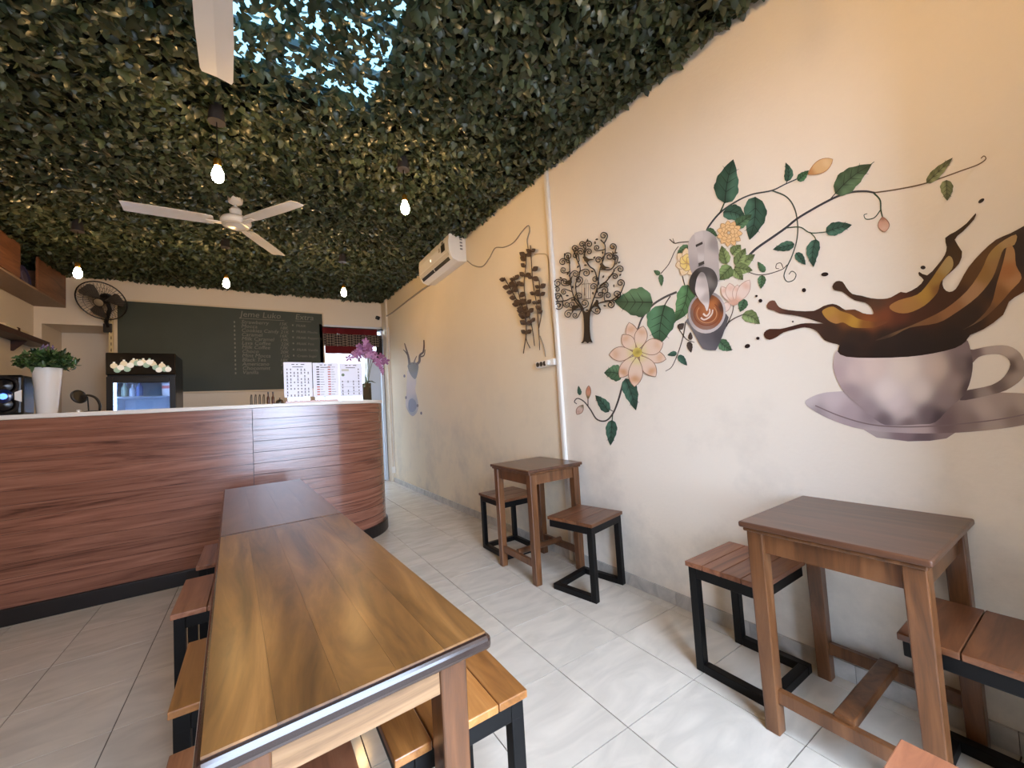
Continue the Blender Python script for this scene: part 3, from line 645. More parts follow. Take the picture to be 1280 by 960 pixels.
def ellipse(cx, cy, rx, ry, rot=0, n=28):
    c, s = math.cos(rot), math.sin(rot)
    return [(cx+rx*math.cos(a)*c-ry*math.sin(a)*s, cy+rx*math.cos(a)*s+ry*math.sin(a)*c) for a in [2*math.pi*k/n for k in range(n)]]
# --- the coffee cup
mc = thing('wall_mural', 'mural of a white cup and saucer with coffee splashing out', 'mural', wallp(1140, 551))
PK, PKD, PKL = (196, 176, 170), (120, 102, 102), (214, 198, 190)
paint('painted_saucer_base', [(1078, 536), (1096, 547), (1135, 551.6), (1162, 551), (1183, 548), (1197, 539), (1135, 538)], [(1090, 540, (178, 164, 162)), (1150, 550, (112, 96, 100)), (1190, 542, (150, 132, 132)), (1135, 540, (140, 120, 124))], 0, mc, 4)
paint('painted_saucer', [(1006.3, 504), (1013, 497), (1028, 491.5), (1049, 489.3), (1120, 486), (1190, 487), (1239, 490), (1285, 492), (1320, 497), (1342, 506), (1330, 517), (1295, 528), (1250, 536), (1194, 541), (1135, 541.5), (1080, 537), (1045, 527), (1020, 515)],
      [(1015, 503, (205, 192, 190)), (1040, 500, (202, 186, 186)), (1060, 518, (176, 158, 160)), (1090, 527, (140, 122, 126)), (1090, 535, (196, 182, 182)), (1150, 538, (190, 172, 172)), (1180, 529, (120, 100, 102)), (1215, 526, (140, 122, 118)), (1230, 512, (186, 168, 160)), (1250, 500, (170, 152, 142)), (1280, 505, (178, 160, 148)), (1270, 520, (140, 122, 114)), (1240, 534, (176, 160, 152)), (1020, 512, (150, 134, 134))], 1, mc, 5, smooth=3)
stroke('painted_rim_line', [(1019, 507), (1050, 520), (1085, 530), (1120, 533.5), (1160, 533), (1200, 530), (1250, 524), (1290, 516), (1325, 507)], 1.5, 1.5, (128, 110, 110), 2, mc)
paint('painted_handle', [(1210, 437), (1216.5, 437), (1237, 432.7), (1259.6, 432.2), (1275.5, 441.7), (1282, 459.8), (1277.7, 473.4), (1257, 488), (1228, 496), (1200, 500.5), (1208, 489), (1213, 487), (1239, 481.4), (1255, 471), (1263, 455.3), (1255, 444.5), (1239, 442.8), (1223.3, 446.2), (1214, 454)],
      [(1216, 440, (116, 98, 98)), (1240, 437, (186, 170, 160)), (1262, 437, (190, 172, 158)), (1276, 455, (164, 146, 134)), (1265, 458, (96, 80, 74)), (1272, 472, (166, 148, 136)), (1245, 485, (108, 92, 86)), (1235, 493, (160, 144, 136)), (1206, 496, (96, 82, 82))], 2, mc, 3, smooth=3)
def lift(L, f): return [(a, b_, tuple(min(255, int(x*f)) for x in c)) for a, b_, c in L]
cupo = [(1046.2, 438), (1041.7, 451.9), (1043.2, 466.6), (1054.6, 489.3), (1076, 509.7), (1101, 529), (1117, 531.7), (1148.6, 530.5), (1169, 527.8), (1187, 509.7), (1205, 493.8), (1213, 475.7), (1216, 455.3), (1213, 437), (1207.5, 424), (1194, 430), (1166.7, 436), (1135, 440), (1092, 441), (1060, 440)]
paint('painted_cup', cupo, lift([(1046, 445, (178, 160, 156)), (1046, 465, (172, 152, 150)), (1062, 492, (150, 132, 132)), (1085, 512, (150, 134, 136)), (1105, 526, (110, 96, 100)), (1070, 465, PK), (1090, 460, (206, 186, 176)), (1130, 462, (212, 196, 184)), (1110, 490, (216, 202, 196)), (1150, 490, (206, 192, 184)), (1170, 460, (192, 174, 164)), (1130, 515, (196, 182, 180)), (1135, 529, (118, 102, 104)), (1160, 518, (110, 96, 100)), (1180, 500, (140, 124, 124)), (1172, 522, (72, 62, 66)), (1195, 480, (150, 132, 128)), (1204, 455, (120, 104, 102)), (1213, 455, (70, 58, 60)), (1208, 485, (74, 62, 64)), (1205, 435, (128, 112, 112)), (1120, 505, (208, 194, 192))], 1.07), 3, mc, 4, smooth=3)
sp = [(1047.2, 439.6), (1049.4, 431.6), (1040.6, 429), (1030.4, 425), (1023.9, 417), (1017.3, 411.9), (1005.6, 409), (992.5, 411.9), (979.4, 415.5), (970.6, 421.4), (961.9, 424.7), (955.8, 421.4), (955.3, 415.5), (961.9, 411.2), (975, 411.2), (988, 408.2), (1001.3, 404.6), (1013, 403.9), (1029, 404.4), (1018.8, 401), (1005.6, 396.6), (991, 394), (975, 391.8), (967.7, 388.3), (960.4, 386.4), (958.5, 382), (961.9, 376.6), (968.4, 375.7), (971.8, 381.3), (977.9, 385.9), (995.4, 388.6), (1017.3, 388.6), (1029, 382.7), (1040.6, 379.8), (1049.4, 382.7), (1056.7, 387.4), (1068.4, 386.8), (1078.6, 391.5), (1088.8, 393), (1092, 391.5), (1088.8, 384.2), (1081.5, 378.3), (1068.4, 375.4), (1059.6, 369.6), (1052.3, 364.5), (1043.6, 363), (1040.4, 357.9), (1045, 351.8), (1053, 352), (1058, 359.4), (1065.4, 367.4), (1077, 369.6), (1088.8, 372.8), (1103.4, 373.7), (1113.6, 371.8), (1125.8, 364.9), (1132.7, 366), (1146.4, 359), (1154.5, 350), (1148.7, 344.2), (1149, 339.7), (1159, 344.2), (1171.6, 331.6), (1180.8, 319), (1183.5, 308.7), (1181.5, 297.3), (1194.5, 289.3), (1208.3, 279), (1219.7, 266.3), (1217.5, 274.4), (1203.7, 289.3), (1193.4, 299.6), (1202.6, 314.5), (1199, 329.3), (1187.7, 340.8), (1178.5, 350), (1179.7, 360.3), (1186.5, 364.9), (1194.5, 361.4), (1201.4, 350), (1210.6, 334), (1226.6, 315.6), (1245, 299.6), (1263.3, 291.5), (1278, 283.5), (1300, 272), (1330, 262), (1342, 296), (1320, 345), (1280, 365), (1261, 377.5), (1254, 393.5), (1229, 411.8), (1212.9, 418.7), (1207, 427), (1194, 435), (1166.7, 441.7), (1135, 446), (1092, 447.4), (1058, 446)]
DK, BR, TN = (44, 32, 27), (92, 54, 32), (150, 108, 62)
paint('painted_coffee_splash', sp, [(1060, 435, (42, 31, 28)), (1080, 420, (44, 32, 28)), (1105, 422, (42, 31, 27)), (1100, 440, (40, 30, 27)), (1150, 425, (42, 31, 27)), (1160, 438, (40, 30, 27)), (1065, 420, (50, 36, 30)), (1130, 420, (44, 32, 28)), (1130, 435, (40, 30, 27)), (1190, 425, (42, 31, 27)), (962, 381, (112, 74, 60)), (962, 418, (74, 42, 30)), (1000, 391, (72, 50, 40)), (1000, 406, (66, 38, 32)), (1020, 395, (70, 46, 36)), (1040, 415, (58, 40, 32)), (1047, 357, (66, 46, 34)), (1075, 373, (62, 42, 32)), (1098, 380, (84, 58, 42)), (1105, 393, (122, 66, 40)), (1085, 402, (140, 78, 40)), (1060, 400, (120, 72, 36)), (1045, 381, (66, 40, 26)), (1125, 392, (92, 48, 32)), (1150, 395, (74, 42, 28)), (1200, 370, (70, 42, 26)), (1195, 310, (70, 50, 30)), (1186, 300, (52, 38, 28)), (1215, 345, (92, 62, 34)), (1230, 325, (96, 66, 36)), (1240, 360, (54, 36, 26)), (1215, 395, (50, 34, 26)), (1270, 370, (86, 52, 26)), (1250, 395, (86, 56, 32)), (1275, 320, (48, 34, 28)), (1300, 310, (52, 36, 28)), (1150, 350, (56, 38, 30))], 4, mc, 4, smooth=2)
paint('painted_highlight', [(1027.5, 390), (1033.4, 384.9), (1042, 383.4), (1050.9, 388.6), (1064, 393), (1074, 398.8), (1092, 402), (1110, 402), (1095, 409), (1078.6, 410), (1065.4, 409), (1053.8, 403), (1045, 404.6), (1034.8, 400)], [(1035, 390, (178, 134, 62)), (1042, 402, (176, 124, 70)), (1055, 396, (160, 112, 48)), (1068, 402, (184, 138, 56)), (1080, 405, (138, 88, 40)), (1100, 404, (116, 66, 40))], 5, mc, 3, smooth=3)
paint('painted_highlight', [(1111.6, 383.2), (1123.5, 375.2), (1146.4, 368.3), (1160, 354.5), (1176, 331.6), (1185.4, 320), (1191, 324.8), (1190, 336.2), (1176, 352.3), (1171.6, 366), (1155.6, 382), (1135, 391.2), (1119, 390)], [(1118, 384, (166, 116, 66)), (1140, 382, (168, 122, 66)), (1155, 365, (176, 136, 62)), (1168, 350, (160, 124, 62)), (1183, 330, (172, 146, 98)), (1172, 362, (130, 90, 48))], 5, mc, 3, smooth=3)
paint('painted_highlight', [(1093.7, 425.6), (1121, 414), (1148.7, 402.7), (1180.8, 386.6), (1208.3, 364), (1226.6, 338), (1235.8, 318), (1249.5, 304), (1270, 293), (1268, 306), (1255, 311), (1248.4, 327), (1240.4, 347.7), (1222, 370.6), (1194.5, 391.2), (1171.6, 403.8), (1137.3, 409.5), (1114.4, 421)], [(1100, 423, (72, 54, 42)), (1130, 411, (112, 84, 58)), (1160, 400, (126, 88, 56)), (1190, 386, (146, 102, 66)), (1215, 366, (168, 128, 92)), (1230, 338, (142, 106, 56)), (1240, 318, (156, 124, 70)), (1262, 299, (172, 140, 96)), (1243, 330, (150, 112, 68))], 5, mc, 3, smooth=3)
paint('painted_highlight', [(1260, 305), (1268, 312), (1270, 331.6), (1277, 347.7), (1263.3, 363.7), (1249.5, 379.7), (1226.6, 400.4), (1201.4, 413), (1217.5, 404), (1238, 382), (1246, 354.5), (1254, 328)], [(1262, 315, (170, 128, 84)), (1262, 340, (160, 106, 62)), (1268, 352, (176, 128, 84)), (1250, 370, (132, 90, 50)), (1235, 390, (108, 76, 48)), (1210, 409, (116, 92, 70))], 5, mc, 3, smooth=3)
for x, y, rx, ry, rt in ((1031, 342.9, 4.6, 2.5, -.1), (1005, 362.7, 2.6, 2.6, 0), (945.5, 370, 1.6, 1.4, 0), (950.5, 375.9, 2.5, 2.3, 0), (991, 402, 1.2, 1.1, 0), (947.3, 422.8, 2.2, 1.9, 0), (934.3, 432.6, 3.4, 2.6, -.3), (1226.6, 251, 4.4, 2.2, -.6), (1153.8, 334.4, 3.2, 2.4, 0)):
    paint('painted_drop', ellipse(x, y, rx, ry, rt, 14), (38, 26, 24), 4, mc)
# --- the flowering vine with the latte pour
mv = thing('wall_mural', 'mural of a flowering green vine around a jug pouring latte', 'mural', wallp(880, 440))
G1, G2, G3, OL = (64, 98, 82), (84, 118, 86), (128, 146, 94), (122, 128, 92)
LAY = [0]
def pleaf(base, tip, hw, col, bend=0, layer=2, lobes=4):
    b0, t0 = np.array(base, float), np.array(tip, float); d = t0-b0; ln = np.hypot(*d); u = d/ln; n_ = np.array((-u[1], u[0])); out = []; mid = []
    def cen(s): return b0+d*s+n_*bend*math.sin(math.pi*s)
    for side in (1, -1):
        for k in range(15):
            s = k/14 if side == 1 else 1-k/14
            if side == -1 and k in (0, 14): continue
            wv = hw*(math.sin(math.pi*min(1, s**.72))**.8)*(1-.25*s)*1.12*(1+.06*math.sin(s*lobes*2*math.pi)) if 0 < s < 1 else 0
            out.append(cen(s)+n_*wv*side)
    dk = tuple(int(c*.66) for c in col); lt = tuple(min(255, int(c*1.22+10)) for c in col); ctrl = []
    for s in (.08, .25, .45, .65, .85): ctrl.append((*cen(s), dk))
    for s in (.2, .4, .6): ctrl += [(*(cen(s)+n_*hw*.5), lt), (*(cen(s)-n_*hw*.5), col)]
    for s in (.3, .5, .72): ctrl += [(*(cen(s)+n_*hw*.9), col), (*(cen(s)-n_*hw*.9), dk)]
    LAY[0] += 1; layer = layer+.04*LAY[0]
    o = paint('painted_leaf', out, ctrl, layer, mv, max(1.6, hw*.22))
    if hw > 4.5:
        vein = tuple(int(c*.45) for c in col)
        stroke('painted_vein', [cen(0), cen(.3), cen(.6), cen(.97)], max(.7, hw*.09), .4, vein, layer+.02, mv, 4, o)
        for s in (.25, .45, .64):
            for sd in (1, -1): stroke('painted_vein', [cen(s), cen(s+.10)+n_*hw*.4*sd, cen(s+.17)+n_*hw*.68*sd], max(.5, hw*.05), .3, vein, layer+.02, mv, 3, o)
    return o
SB, SG = (74, 62, 56), (62, 82, 62)
for pts, w0, w1, c in (
    ([(933, 323), (945, 311), (965, 297), (982, 285), (1000, 271), (1037, 250), (1060, 241), (1080, 239), (1094, 241)], 3.0, 2.4, (66, 66, 72)),
    ([(1092, 241), (1120, 237), (1150, 231), (1175, 223), (1200, 214), (1222, 206), (1232, 199), (1230, 195), (1226, 198)], 1.8, 1.2, (112, 92, 72)),
    ([(882, 293), (886, 283), (900, 266), (920, 252), (940, 243), (965, 238), (982, 230), (1000, 222)], 2.4, 1.4, (66, 72, 74)),
    ([(900, 266), (904, 257), (906, 252)], 1.8, 1.6, SG), ([(965, 238), (983, 246), (993, 260), (997, 280), (996, 300), (990, 320), (983, 335), (980, 345), (984, 352), (992, 350), (995, 343), (990, 339), (986, 343)], 1.9, .8, (78, 88, 78)),
    ([(984, 331), (977, 337), (958, 343), (945, 343), (933, 339)], .9, 1.1, SB), ([(979, 335), (976, 329), (971, 330), (970, 335), (974, 336)], .9, .7, SB),
    ([(981, 285), (1000, 284), (1013, 291), (1032, 290)], 1.6, 1.2, SG), ([(1012, 290), (1018, 296), (1020, 301)], 1.4, 1.2, SG),
    ([(1092, 241), (1100, 250), (1101, 262), (1103, 271)], 2.2, 1.8, SG), ([(1101, 262), (1093, 272), (1083, 274), (1080, 269), (1084, 267)], 1.4, .9, SG),
    ([(846, 365), (830, 372), (815, 382), (803, 397), (797, 412)], 2.8, 2.0, (84, 80, 76)), ([(830, 383), (834, 376), (838, 370)], 1.4, 1.4, SB),
    ([(857, 402), (854, 420), (848, 440), (840, 458), (832, 464)], 1.6, .8, (98, 86, 74)), ([(849, 412), (858, 424), (868, 428)], 1.1, .8, SB),
    ([(779, 478), (773, 500), (766, 517), (757, 526), (746, 524), (738, 512), (730, 502), (722, 498), (718, 502), (721, 505)], 2.4, 1.0, (76, 70, 66)), ([(766, 516), (765, 527)], 1.4, 1.2, SG), ([(735, 508), (735, 498)], 1, 1, SB),
    ([(903, 416), (910, 404), (918, 398), (929, 393)], 1.6, 1.4, (98, 86, 76)), ([(908, 408), (915, 392), (917, 382)], 1.4, 1, (98, 86, 76)),
    ([(826, 342), (836, 330), (843, 315), (848, 308)], 1, .9, SB), ([(837, 299), (843, 304), (850, 303), (862, 302)], 1.2, 1.1, SB), ([(843, 304), (841, 298)], .9, .6, SB), ([(853, 345), (856, 357)], 1.2, 1.2, SB),
    ([(983, 229), (984, 224)], 1.1, 1, SB), ([(1037, 250), (1044, 242)], 1.3, 1.1, SB), ([(1088, 206), (1093, 202)], 1.2, .7, G1), ([(900, 436), (916, 437)], 1, .6, SB), ([(755, 508), (766, 514)], 1, 1, SB)):
    stroke('painted_stem', pts, w0, w1, c, 1, mv)
for a in (((906, 254), (916.6, 199), 15, G1, -2), ((944, 246), (937, 300), 14, G1, -3), ((904, 265), (933, 277), 10, G1, -5), ((918, 284), (940, 268), 7, G2, 0), ((881, 291), (897, 295), 6, G2, -2), ((816, 378), (768, 377), 18, G2, 0), ((831, 381), (824, 431), 18, (78, 120, 88), 2), ((860, 356), (844, 402), 12, (86, 128, 86), -4),
          ((899, 426), (915, 438), 7, G2, 1), ((928, 393), (950, 405), 8, G3, -3), ((931, 374), (925, 390), 6, G2, 0), ((778, 469), (755, 466), 10, G2, 2), ((782, 473), (795, 513), 9, G1, -1), ((761, 515), (744, 494), 6.5, G1, 1), ((765, 525), (763, 557), 7, G1, 0), ((725, 494), (723, 482), 2.6, G1, 0),
          ((846, 441), (834, 444), 3.2, G1, 0), ((848, 444), (859, 457), 4.2, G1, 0), ((861, 427), (864, 441), 3.6, SB, 0), ((863, 425), (863, 415), 2.8, SB, 0), ((848, 411), (855, 404), 4, SB, 0), ((825, 343), (817, 338), 3, G2, 0), ((826, 343), (827, 358), 3.2, G2, 0),
          ((984, 227), (982, 203), 5.5, G1, 3), ((997, 226), (1011, 213), 5, (70, 110, 80), 0), ((1044, 242), (1090, 205), 13, (80, 106, 78), -3), ((1158, 229), (1191, 197), 6, OL, 0), ((1183, 225), (1184, 251), 8, OL, 0), ((1032, 290), (1065, 281), 8, G1, -1), ((1020, 299), (1017, 334), 8, G1, 3), ((993, 305), (966, 312), 6, G1, 0), ((995, 316), (1007, 331), 5.2, G1, 0), ((956, 340), (947, 327), 4, G2, 0), ((953, 344), (951, 361), 5, G2, 0),
          ((908, 330), (902, 307), 7, G3, 0), ((915, 318), (926, 306), 7, G3, 0), ((918, 330), (944, 318), 8, G3, 2), ((920, 332), (932, 310), 7, G3, 0), ((918, 334), (941, 338), 7, G3, 0), ((917, 336), (929, 350), 6, G3, 0), ((914, 333), (898, 350), 9, (118, 140, 90), 0), ((862, 308), (846, 318), 5, G2, 1), ((925, 362), (932, 355), 4, G2, 0)):
    pleaf(*a)
def petal(base, tip, hw, c0, c1, c2, layer, outline=(150, 112, 92)):
    b0, t0 = np.array(base, float), np.array(tip, float); d = t0-b0; u = d/np.hypot(*d); n_ = np.array((-u[1], u[0])); out = []
    for side in (1, -1):
        ks = range(11) if side == 1 else range(9, 0, -1)
        for k in ks:
            s = k/10; wv = hw*math.sin(math.pi*s**1.15)**.75 if 0 < s < 1 else 0; out.append(b0+d*s+n_*wv*side)
    LAY[0] += 1; layer = layer+.015*(LAY[0]-46)
    o = paint('painted_petal', out, [(*(b0+d*.1), c2), (*(b0+d*.4), c0), (*(b0+d*.55+n_*hw*.5), c0), (*(b0+d*.55-n_*hw*.5), c0), (*(b0+d*.72), c1), (*(b0+d*.97), c0)], layer, mv, max(1.4, hw*.3))
    stroke('painted_outline', [tuple(p) for p in out]+[tuple(out[0])], .8, .8, outline, layer+.008, mv, 1, o)
    return o
PE, PO, PY = (232, 206, 186), (204, 142, 86), (226, 206, 110)
fc = np.array((796.7, 440.8)); k = 0
for tp_, hw in (((786.3, 403), 8), ((777.8, 418.4), 8), ((832.6, 449), 8), ((761.5, 443.5), 9), ((804, 407.6), 8), ((829, 428.6), 10), ((774.4, 472), 8), ((819.8, 470.5), 8.5), ((793, 483.5), 9)):
    petal(fc+(np.array(tp_)-fc)*.12, tp_, hw, PE, (216, 170, 130) if k < 6 else PO, (224, 208, 150), 4+.3*k); k += 1
paint('painted_flower_heart', ellipse(796.7, 440.5, 6, 6, 0, 16), [(797, 440, (120, 96, 40)), (792, 438, PY), (801, 444, PY), (797, 435, PY), (796, 446, (210, 186, 90))], 8, mv, 2)
for ring, (rad, npt) in enumerate(((16, 11), (11.5, 9), (7, 6))):
    for k in range(npt):
        a = 2*math.pi*k/npt+ring*.3; petal((912-1+2*math.cos(a), 291+2*math.sin(a)), (912+rad*math.cos(a), 292+rad*1.02*math.sin(a)), 3.6, (238, 208, 160), (230, 178, 116), (206, 158, 92), 5+ring*.4, (196, 150, 100))
for ring, (rad, npt, cc) in enumerate(((18, 7, (236, 216, 190)), (11, 6, (238, 214, 130)))):
    for k in range(npt):
        a = 2*math.pi*k/npt+ring*.4+.2; petal((859, 329), (858+rad*.78*math.cos(a), 328+rad*math.sin(a)), 5.5, cc, (236, 206, 150), (210, 170, 70), 5+ring*.4, (186, 150, 110))
for tp_, bs, hw in (((901, 390), (914, 377), 5), ((902, 358), (914, 378), 5), ((912, 354), (916, 378), 7), ((922, 356), (919, 378), 5), ((937, 350), (920, 379), 7)):
    petal(bs, tp_, hw, (236, 214, 200), (226, 186, 164), (222, 176, 150), 5, (196, 160, 140))
paint('painted_flower_heart', ellipse(918, 378, 5, 4, 0, 12), (214, 168, 146), 6, mv)
petal((1010, 218), (1041, 199), 8, (216, 180, 132), (226, 196, 150), (190, 140, 92), 3, (176, 122, 80)); petal((1103, 271), (1106, 290), 7, (204, 160, 136), (220, 186, 168), (150, 100, 80), 3, (150, 104, 84))
petal((735, 499), (736, 482), 3, (206, 150, 120), (190, 120, 90), (90, 110, 70), 3); petal((729, 506), (721, 518), 4, (216, 188, 172), (190, 150, 130), (90, 110, 70), 3)
# jug and glass
GR = (172, 162, 158)
paint('painted_jug', [(860, 310), (863, 298), (869, 292), (880, 288), (890, 292), (897, 302), (898.5, 330), (899, 352), (890, 345), (866, 345)], [(866, 302, (190, 180, 176)), (878, 300, (200, 192, 188)), (893, 305, (150, 142, 140)), (895, 335, (186, 176, 172)), (868, 335, (170, 160, 158)), (884, 320, (196, 186, 180))], 6.5, mv, 3, smooth=3)
paint('painted_jug_handle', [(868, 291), (878, 288), (881, 305), (880, 333), (872, 334), (871, 312), (869, 302)], [(872, 295, (206, 198, 194)), (878, 310, (178, 168, 164)), (876, 325, (212, 204, 200)), (875, 332, (130, 122, 120))], 7.2, mv, 3)
paint('painted_slot', [(869.5, 306), (878, 302), (878.5, 305), (870, 309)], (58, 54, 52), 7.9, mv); paint('painted_slot', [(873, 329), (880, 326), (880.5, 330), (873.5, 333)], (66, 62, 60), 7.9, mv)
paint('painted_glass', [(860, 398), (862, 408), (866, 414), (876, 432.4), (881.4, 437), (892.3, 437.8), (896.5, 435), (905.8, 412), (907.5, 392)], [(866, 410, (120, 114, 114)), (885, 425, (96, 92, 96)), (880, 432, (110, 106, 110)), (898, 420, (78, 74, 78)), (904, 402, (90, 86, 88))], 6.5, mv, 3, smooth=3)
paint('painted_glass_rim', ellipse(883.5, 390.5, 23.5, 26.5, .25), [(862, 395, (176, 166, 164)), (883, 417, (204, 194, 190)), (906, 392, (196, 186, 184)), (885, 365, (150, 142, 142))], 7.2, mv, 4)
paint('painted_coffee', ellipse(883.5, 390, 20.8, 22.5, .2), [(864, 392, (120, 100, 92)), (883, 371, (86, 56, 44)), (902, 385, (76, 52, 44)), (884, 411, (150, 120, 108)), (872, 390, (160, 92, 54)), (890, 382, (186, 114, 66)), (897, 395, (150, 86, 52)), (884, 402, (146, 84, 56)), (884, 390, (176, 110, 70))], 7.9, mv, 2.5, power=4)
for k, (r_, c) in enumerate(((16, (132, 72, 44)), (12.5, (198, 140, 100)), (9.5, (150, 84, 50)))):
    stroke('painted_latte_ring', [(883.5+r_*math.cos(a), 392+r_*.92*math.sin(a)) for a in [(-.9+k*.15)+i*(4.9-.3*k)/14 for i in range(15)]], 1.3, 1.0, c, 8.6, mv, 2)
stroke('painted_latte_heart', [(876, 397), (880, 399.5), (886, 397), (890, 392), (891, 387)], 2.2, 1.6, (232, 210, 194), 9, mv); stroke('painted_latte_heart', [(879, 392), (883, 395), (887, 391), (887, 386)], 2.4, 1.6, (236, 216, 202), 9, mv)
paint('painted_jug_mouth', [(866, 341), (873, 335), (882, 333.5), (891, 337), (896, 345), (897, 355), (893, 364), (888, 371), (885, 377), (877, 375), (867, 367), (861.5, 358), (862, 349)], [(866, 355, (56, 54, 54)), (880, 337, (84, 80, 80)), (893, 348, (66, 62, 62)), (888, 352, (130, 124, 120)), (872, 345, (48, 46, 46)), (888, 368, (72, 68, 68))], 9.6, mv, 2.5, smooth=3)
paint('painted_milk', [(876, 340.3), (871.5, 347), (869.5, 356), (869.3, 364.7), (874.7, 375.5), (880.5, 382), (883.5, 389), (886, 382), (886.6, 370), (884.5, 354), (881, 342.5)], [(874, 350, (204, 192, 188)), (880, 352, (188, 178, 174)), (875, 366, (222, 212, 206)), (883, 372, (180, 168, 162)), (883, 384, (228, 216, 208)), (877, 343, (150, 142, 138))], 10.3, mv, 2, smooth=3)
# --- small splashing cup near the doorway
ms = thing('wall_mural', 'faded lilac mural of a takeaway cup with brown splashes near the doorway', 'mural', wallp(515, 520))
paint('painted_cup', [(510, 462), (508.5, 474), (508, 490), (507, 505), (510, 514), (515, 520), (520, 517), (523, 508), (521, 496), (519, 486), (520.5, 476), (518, 470)], [(511, 470, (206, 194, 190)), (513, 485, (200, 186, 190)), (515, 505, (140, 140, 168)), (509, 505, (214, 204, 206)), (521, 508, (196, 184, 188)), (516, 516, (160, 156, 172))], 0, ms, 2, smooth=3)
paint('painted_patch', [(511, 501), (515, 498), (519, 501), (521, 508), (518, 514), (513, 515), (510.5, 510)], (122, 126, 158), 1, ms, smooth=3)
paint('painted_coffee', [(509.5, 458), (512, 454), (518, 453), (523, 456), (522, 466), (519, 474), (513, 468)], [(512, 460, (116, 104, 98)), (518, 458, (94, 84, 80)), (518, 470, (110, 106, 112))], 1, ms, 2, smooth=3)
for pts, a, b_ in (([(512, 456), (510.5, 446), (508, 437), (505.6, 429)], 3.2, 1), ([(511, 446), (507, 440), (504, 437)], 1.8, .8), ([(520, 456), (524, 452), (525, 444), (529, 440), (530, 432), (529.8, 425)], 3.4, 1.4), ([(526, 446), (530, 444), (531.5, 437)], 2, .8), ([(517, 455), (519, 449), (521, 445)], 1.8, .8)): stroke('painted_splash', pts, a, b_, (84, 60, 44), 2, ms)
for x, y in ((505.5, 470), (526.5, 516.5), (507.5, 497), (522, 507)): paint('painted_drop', ellipse(x, y, 1.2, 2, 0, 10), (112, 100, 110), 2, ms)
# ------------------------------------------------------------------ back wall: chalkboard
cb = thing('chalkboard', 'large dark green chalkboard menu with faint handwriting on the back wall', 'chalkboard', (-1.36, YB, 1.65))
bx0, bx1, bz0, bz1 = -2.6+1.36, -.13+1.36, 0, 1.235
MB().box(bx0, bx1, -.02, 0, bz0, bz1).build('board', M_CHALK, cb)
for a in ((bx0-.035, bx0, bz0-.02, bz1+.02), (bx1, bx1+.02, bz0-.02, bz1+.02)): MB().box(a[0], a[1], -.028, 0, a[2], a[3]).build('frame_rail', M_FRAME, cb)
for a in ((bz0-.025, bz0), (bz1, bz1+.02)): MB().box(bx0, bx1, -.028, 0, *a).build('frame_rail', M_FRAME, cb)
def text_mesh(name, txt, h, mat, parent, loc, rot, shear=0, al='LEFT'):
    cu = bpy.data.curves.new(name, 'FONT'); cu.body = txt; cu.size = h; cu.shear = shear; cu.align_x = al; cu.extrude = .0006; cu.resolution_u = 2
    tmp = bpy.data.objects.new(name, cu); COL.objects.link(tmp); bpy.context.view_layer.update()
    me = bpy.data.meshes.new_from_object(tmp.evaluated_get(bpy.context.evaluated_depsgraph_get())); bpy.data.objects.remove(tmp)
    me.name = name; me.materials.clear(); me.materials.append(mat); o = bpy.data.objects.new(name, me); COL.objects.link(o); o.parent = parent; o.location = loc; o.rotation_euler = rot; return o
UPR = (math.pi/2, 0, 0)
text_mesh('chalk_heading', 'Jeme Luko', .125, M_CHALKW, cb, (.10, -.0212, 1.115), UPR, .15); MB().box(.09, .68, -.0215, -.02, 1.085, 1.092).build('chalk_underline', M_CHALKW, cb)
text_mesh('chalk_heading', 'Extra', .125, M_CHALKW, cb, (.83, -.0212, 1.12), UPR, .15); MB().box(.83, 1.06, -.0215, -.02, 1.09, 1.097).build('chalk_underline', M_CHALKW, cb)
rows = ['Strawberry', 'Mocca', 'Cookies Candy', 'Caramel', 'Milk Caramel', 'Lava Coffee', 'Milk Coffee', 'Choco', 'Mint Mocca', 'Black Tea', 'Americano', 'Chocomint', 'Vanilla']
for k, t in enumerate(rows):
    z = 1.01-k*.064; text_mesh('chalk_line', t, .078, M_CHALKW, cb, (.11, -.0212, z), UPR, .2)
    MB().box(.02, .038, -.0215, -.02, z, z+.03).build('chalk_bullet', M_CHALKW, cb)
    text_mesh('chalk_price', '%dK' % (15+(k*3) % 8), .07, M_CHALKW, cb, (.60+.01*(k % 3), -.0212, z), UPR, .2)
for k, t in enumerate(['FRAIK', 'FRAIK Mocha', 'FRAIK Peppermint', 'FRAIK Pink', 'FRAIK Vanilla', 'Cream Sugar']):
    z = 1.0-k*.098; text_mesh('chalk_line', t, .055, M_CHALKW, cb, (.84, -.0212, z), UPR, .1); MB().box(.785, .805, -.0215, -.02, z+.01, z+.035).build('chalk_bullet', M_CHALKW, cb)
# measuring rail at the board's end
o = MB().box(-.022, .022, -.03, 0, 0, 1.3).build('wall_batten', plain('yellow_batten', (206, 184, 134), .5), None, (-2.66, YB, 1.35)); tag(o, 'narrow yellowish batten beside the left edge of the chalkboard', 'batten')
for k in range(16): MB().box(-.004, .006, -.0315, -.03, .05+k*.08, .09+k*.08).build('mark', plain('batten_mark', (90, 70, 40), .6), o)
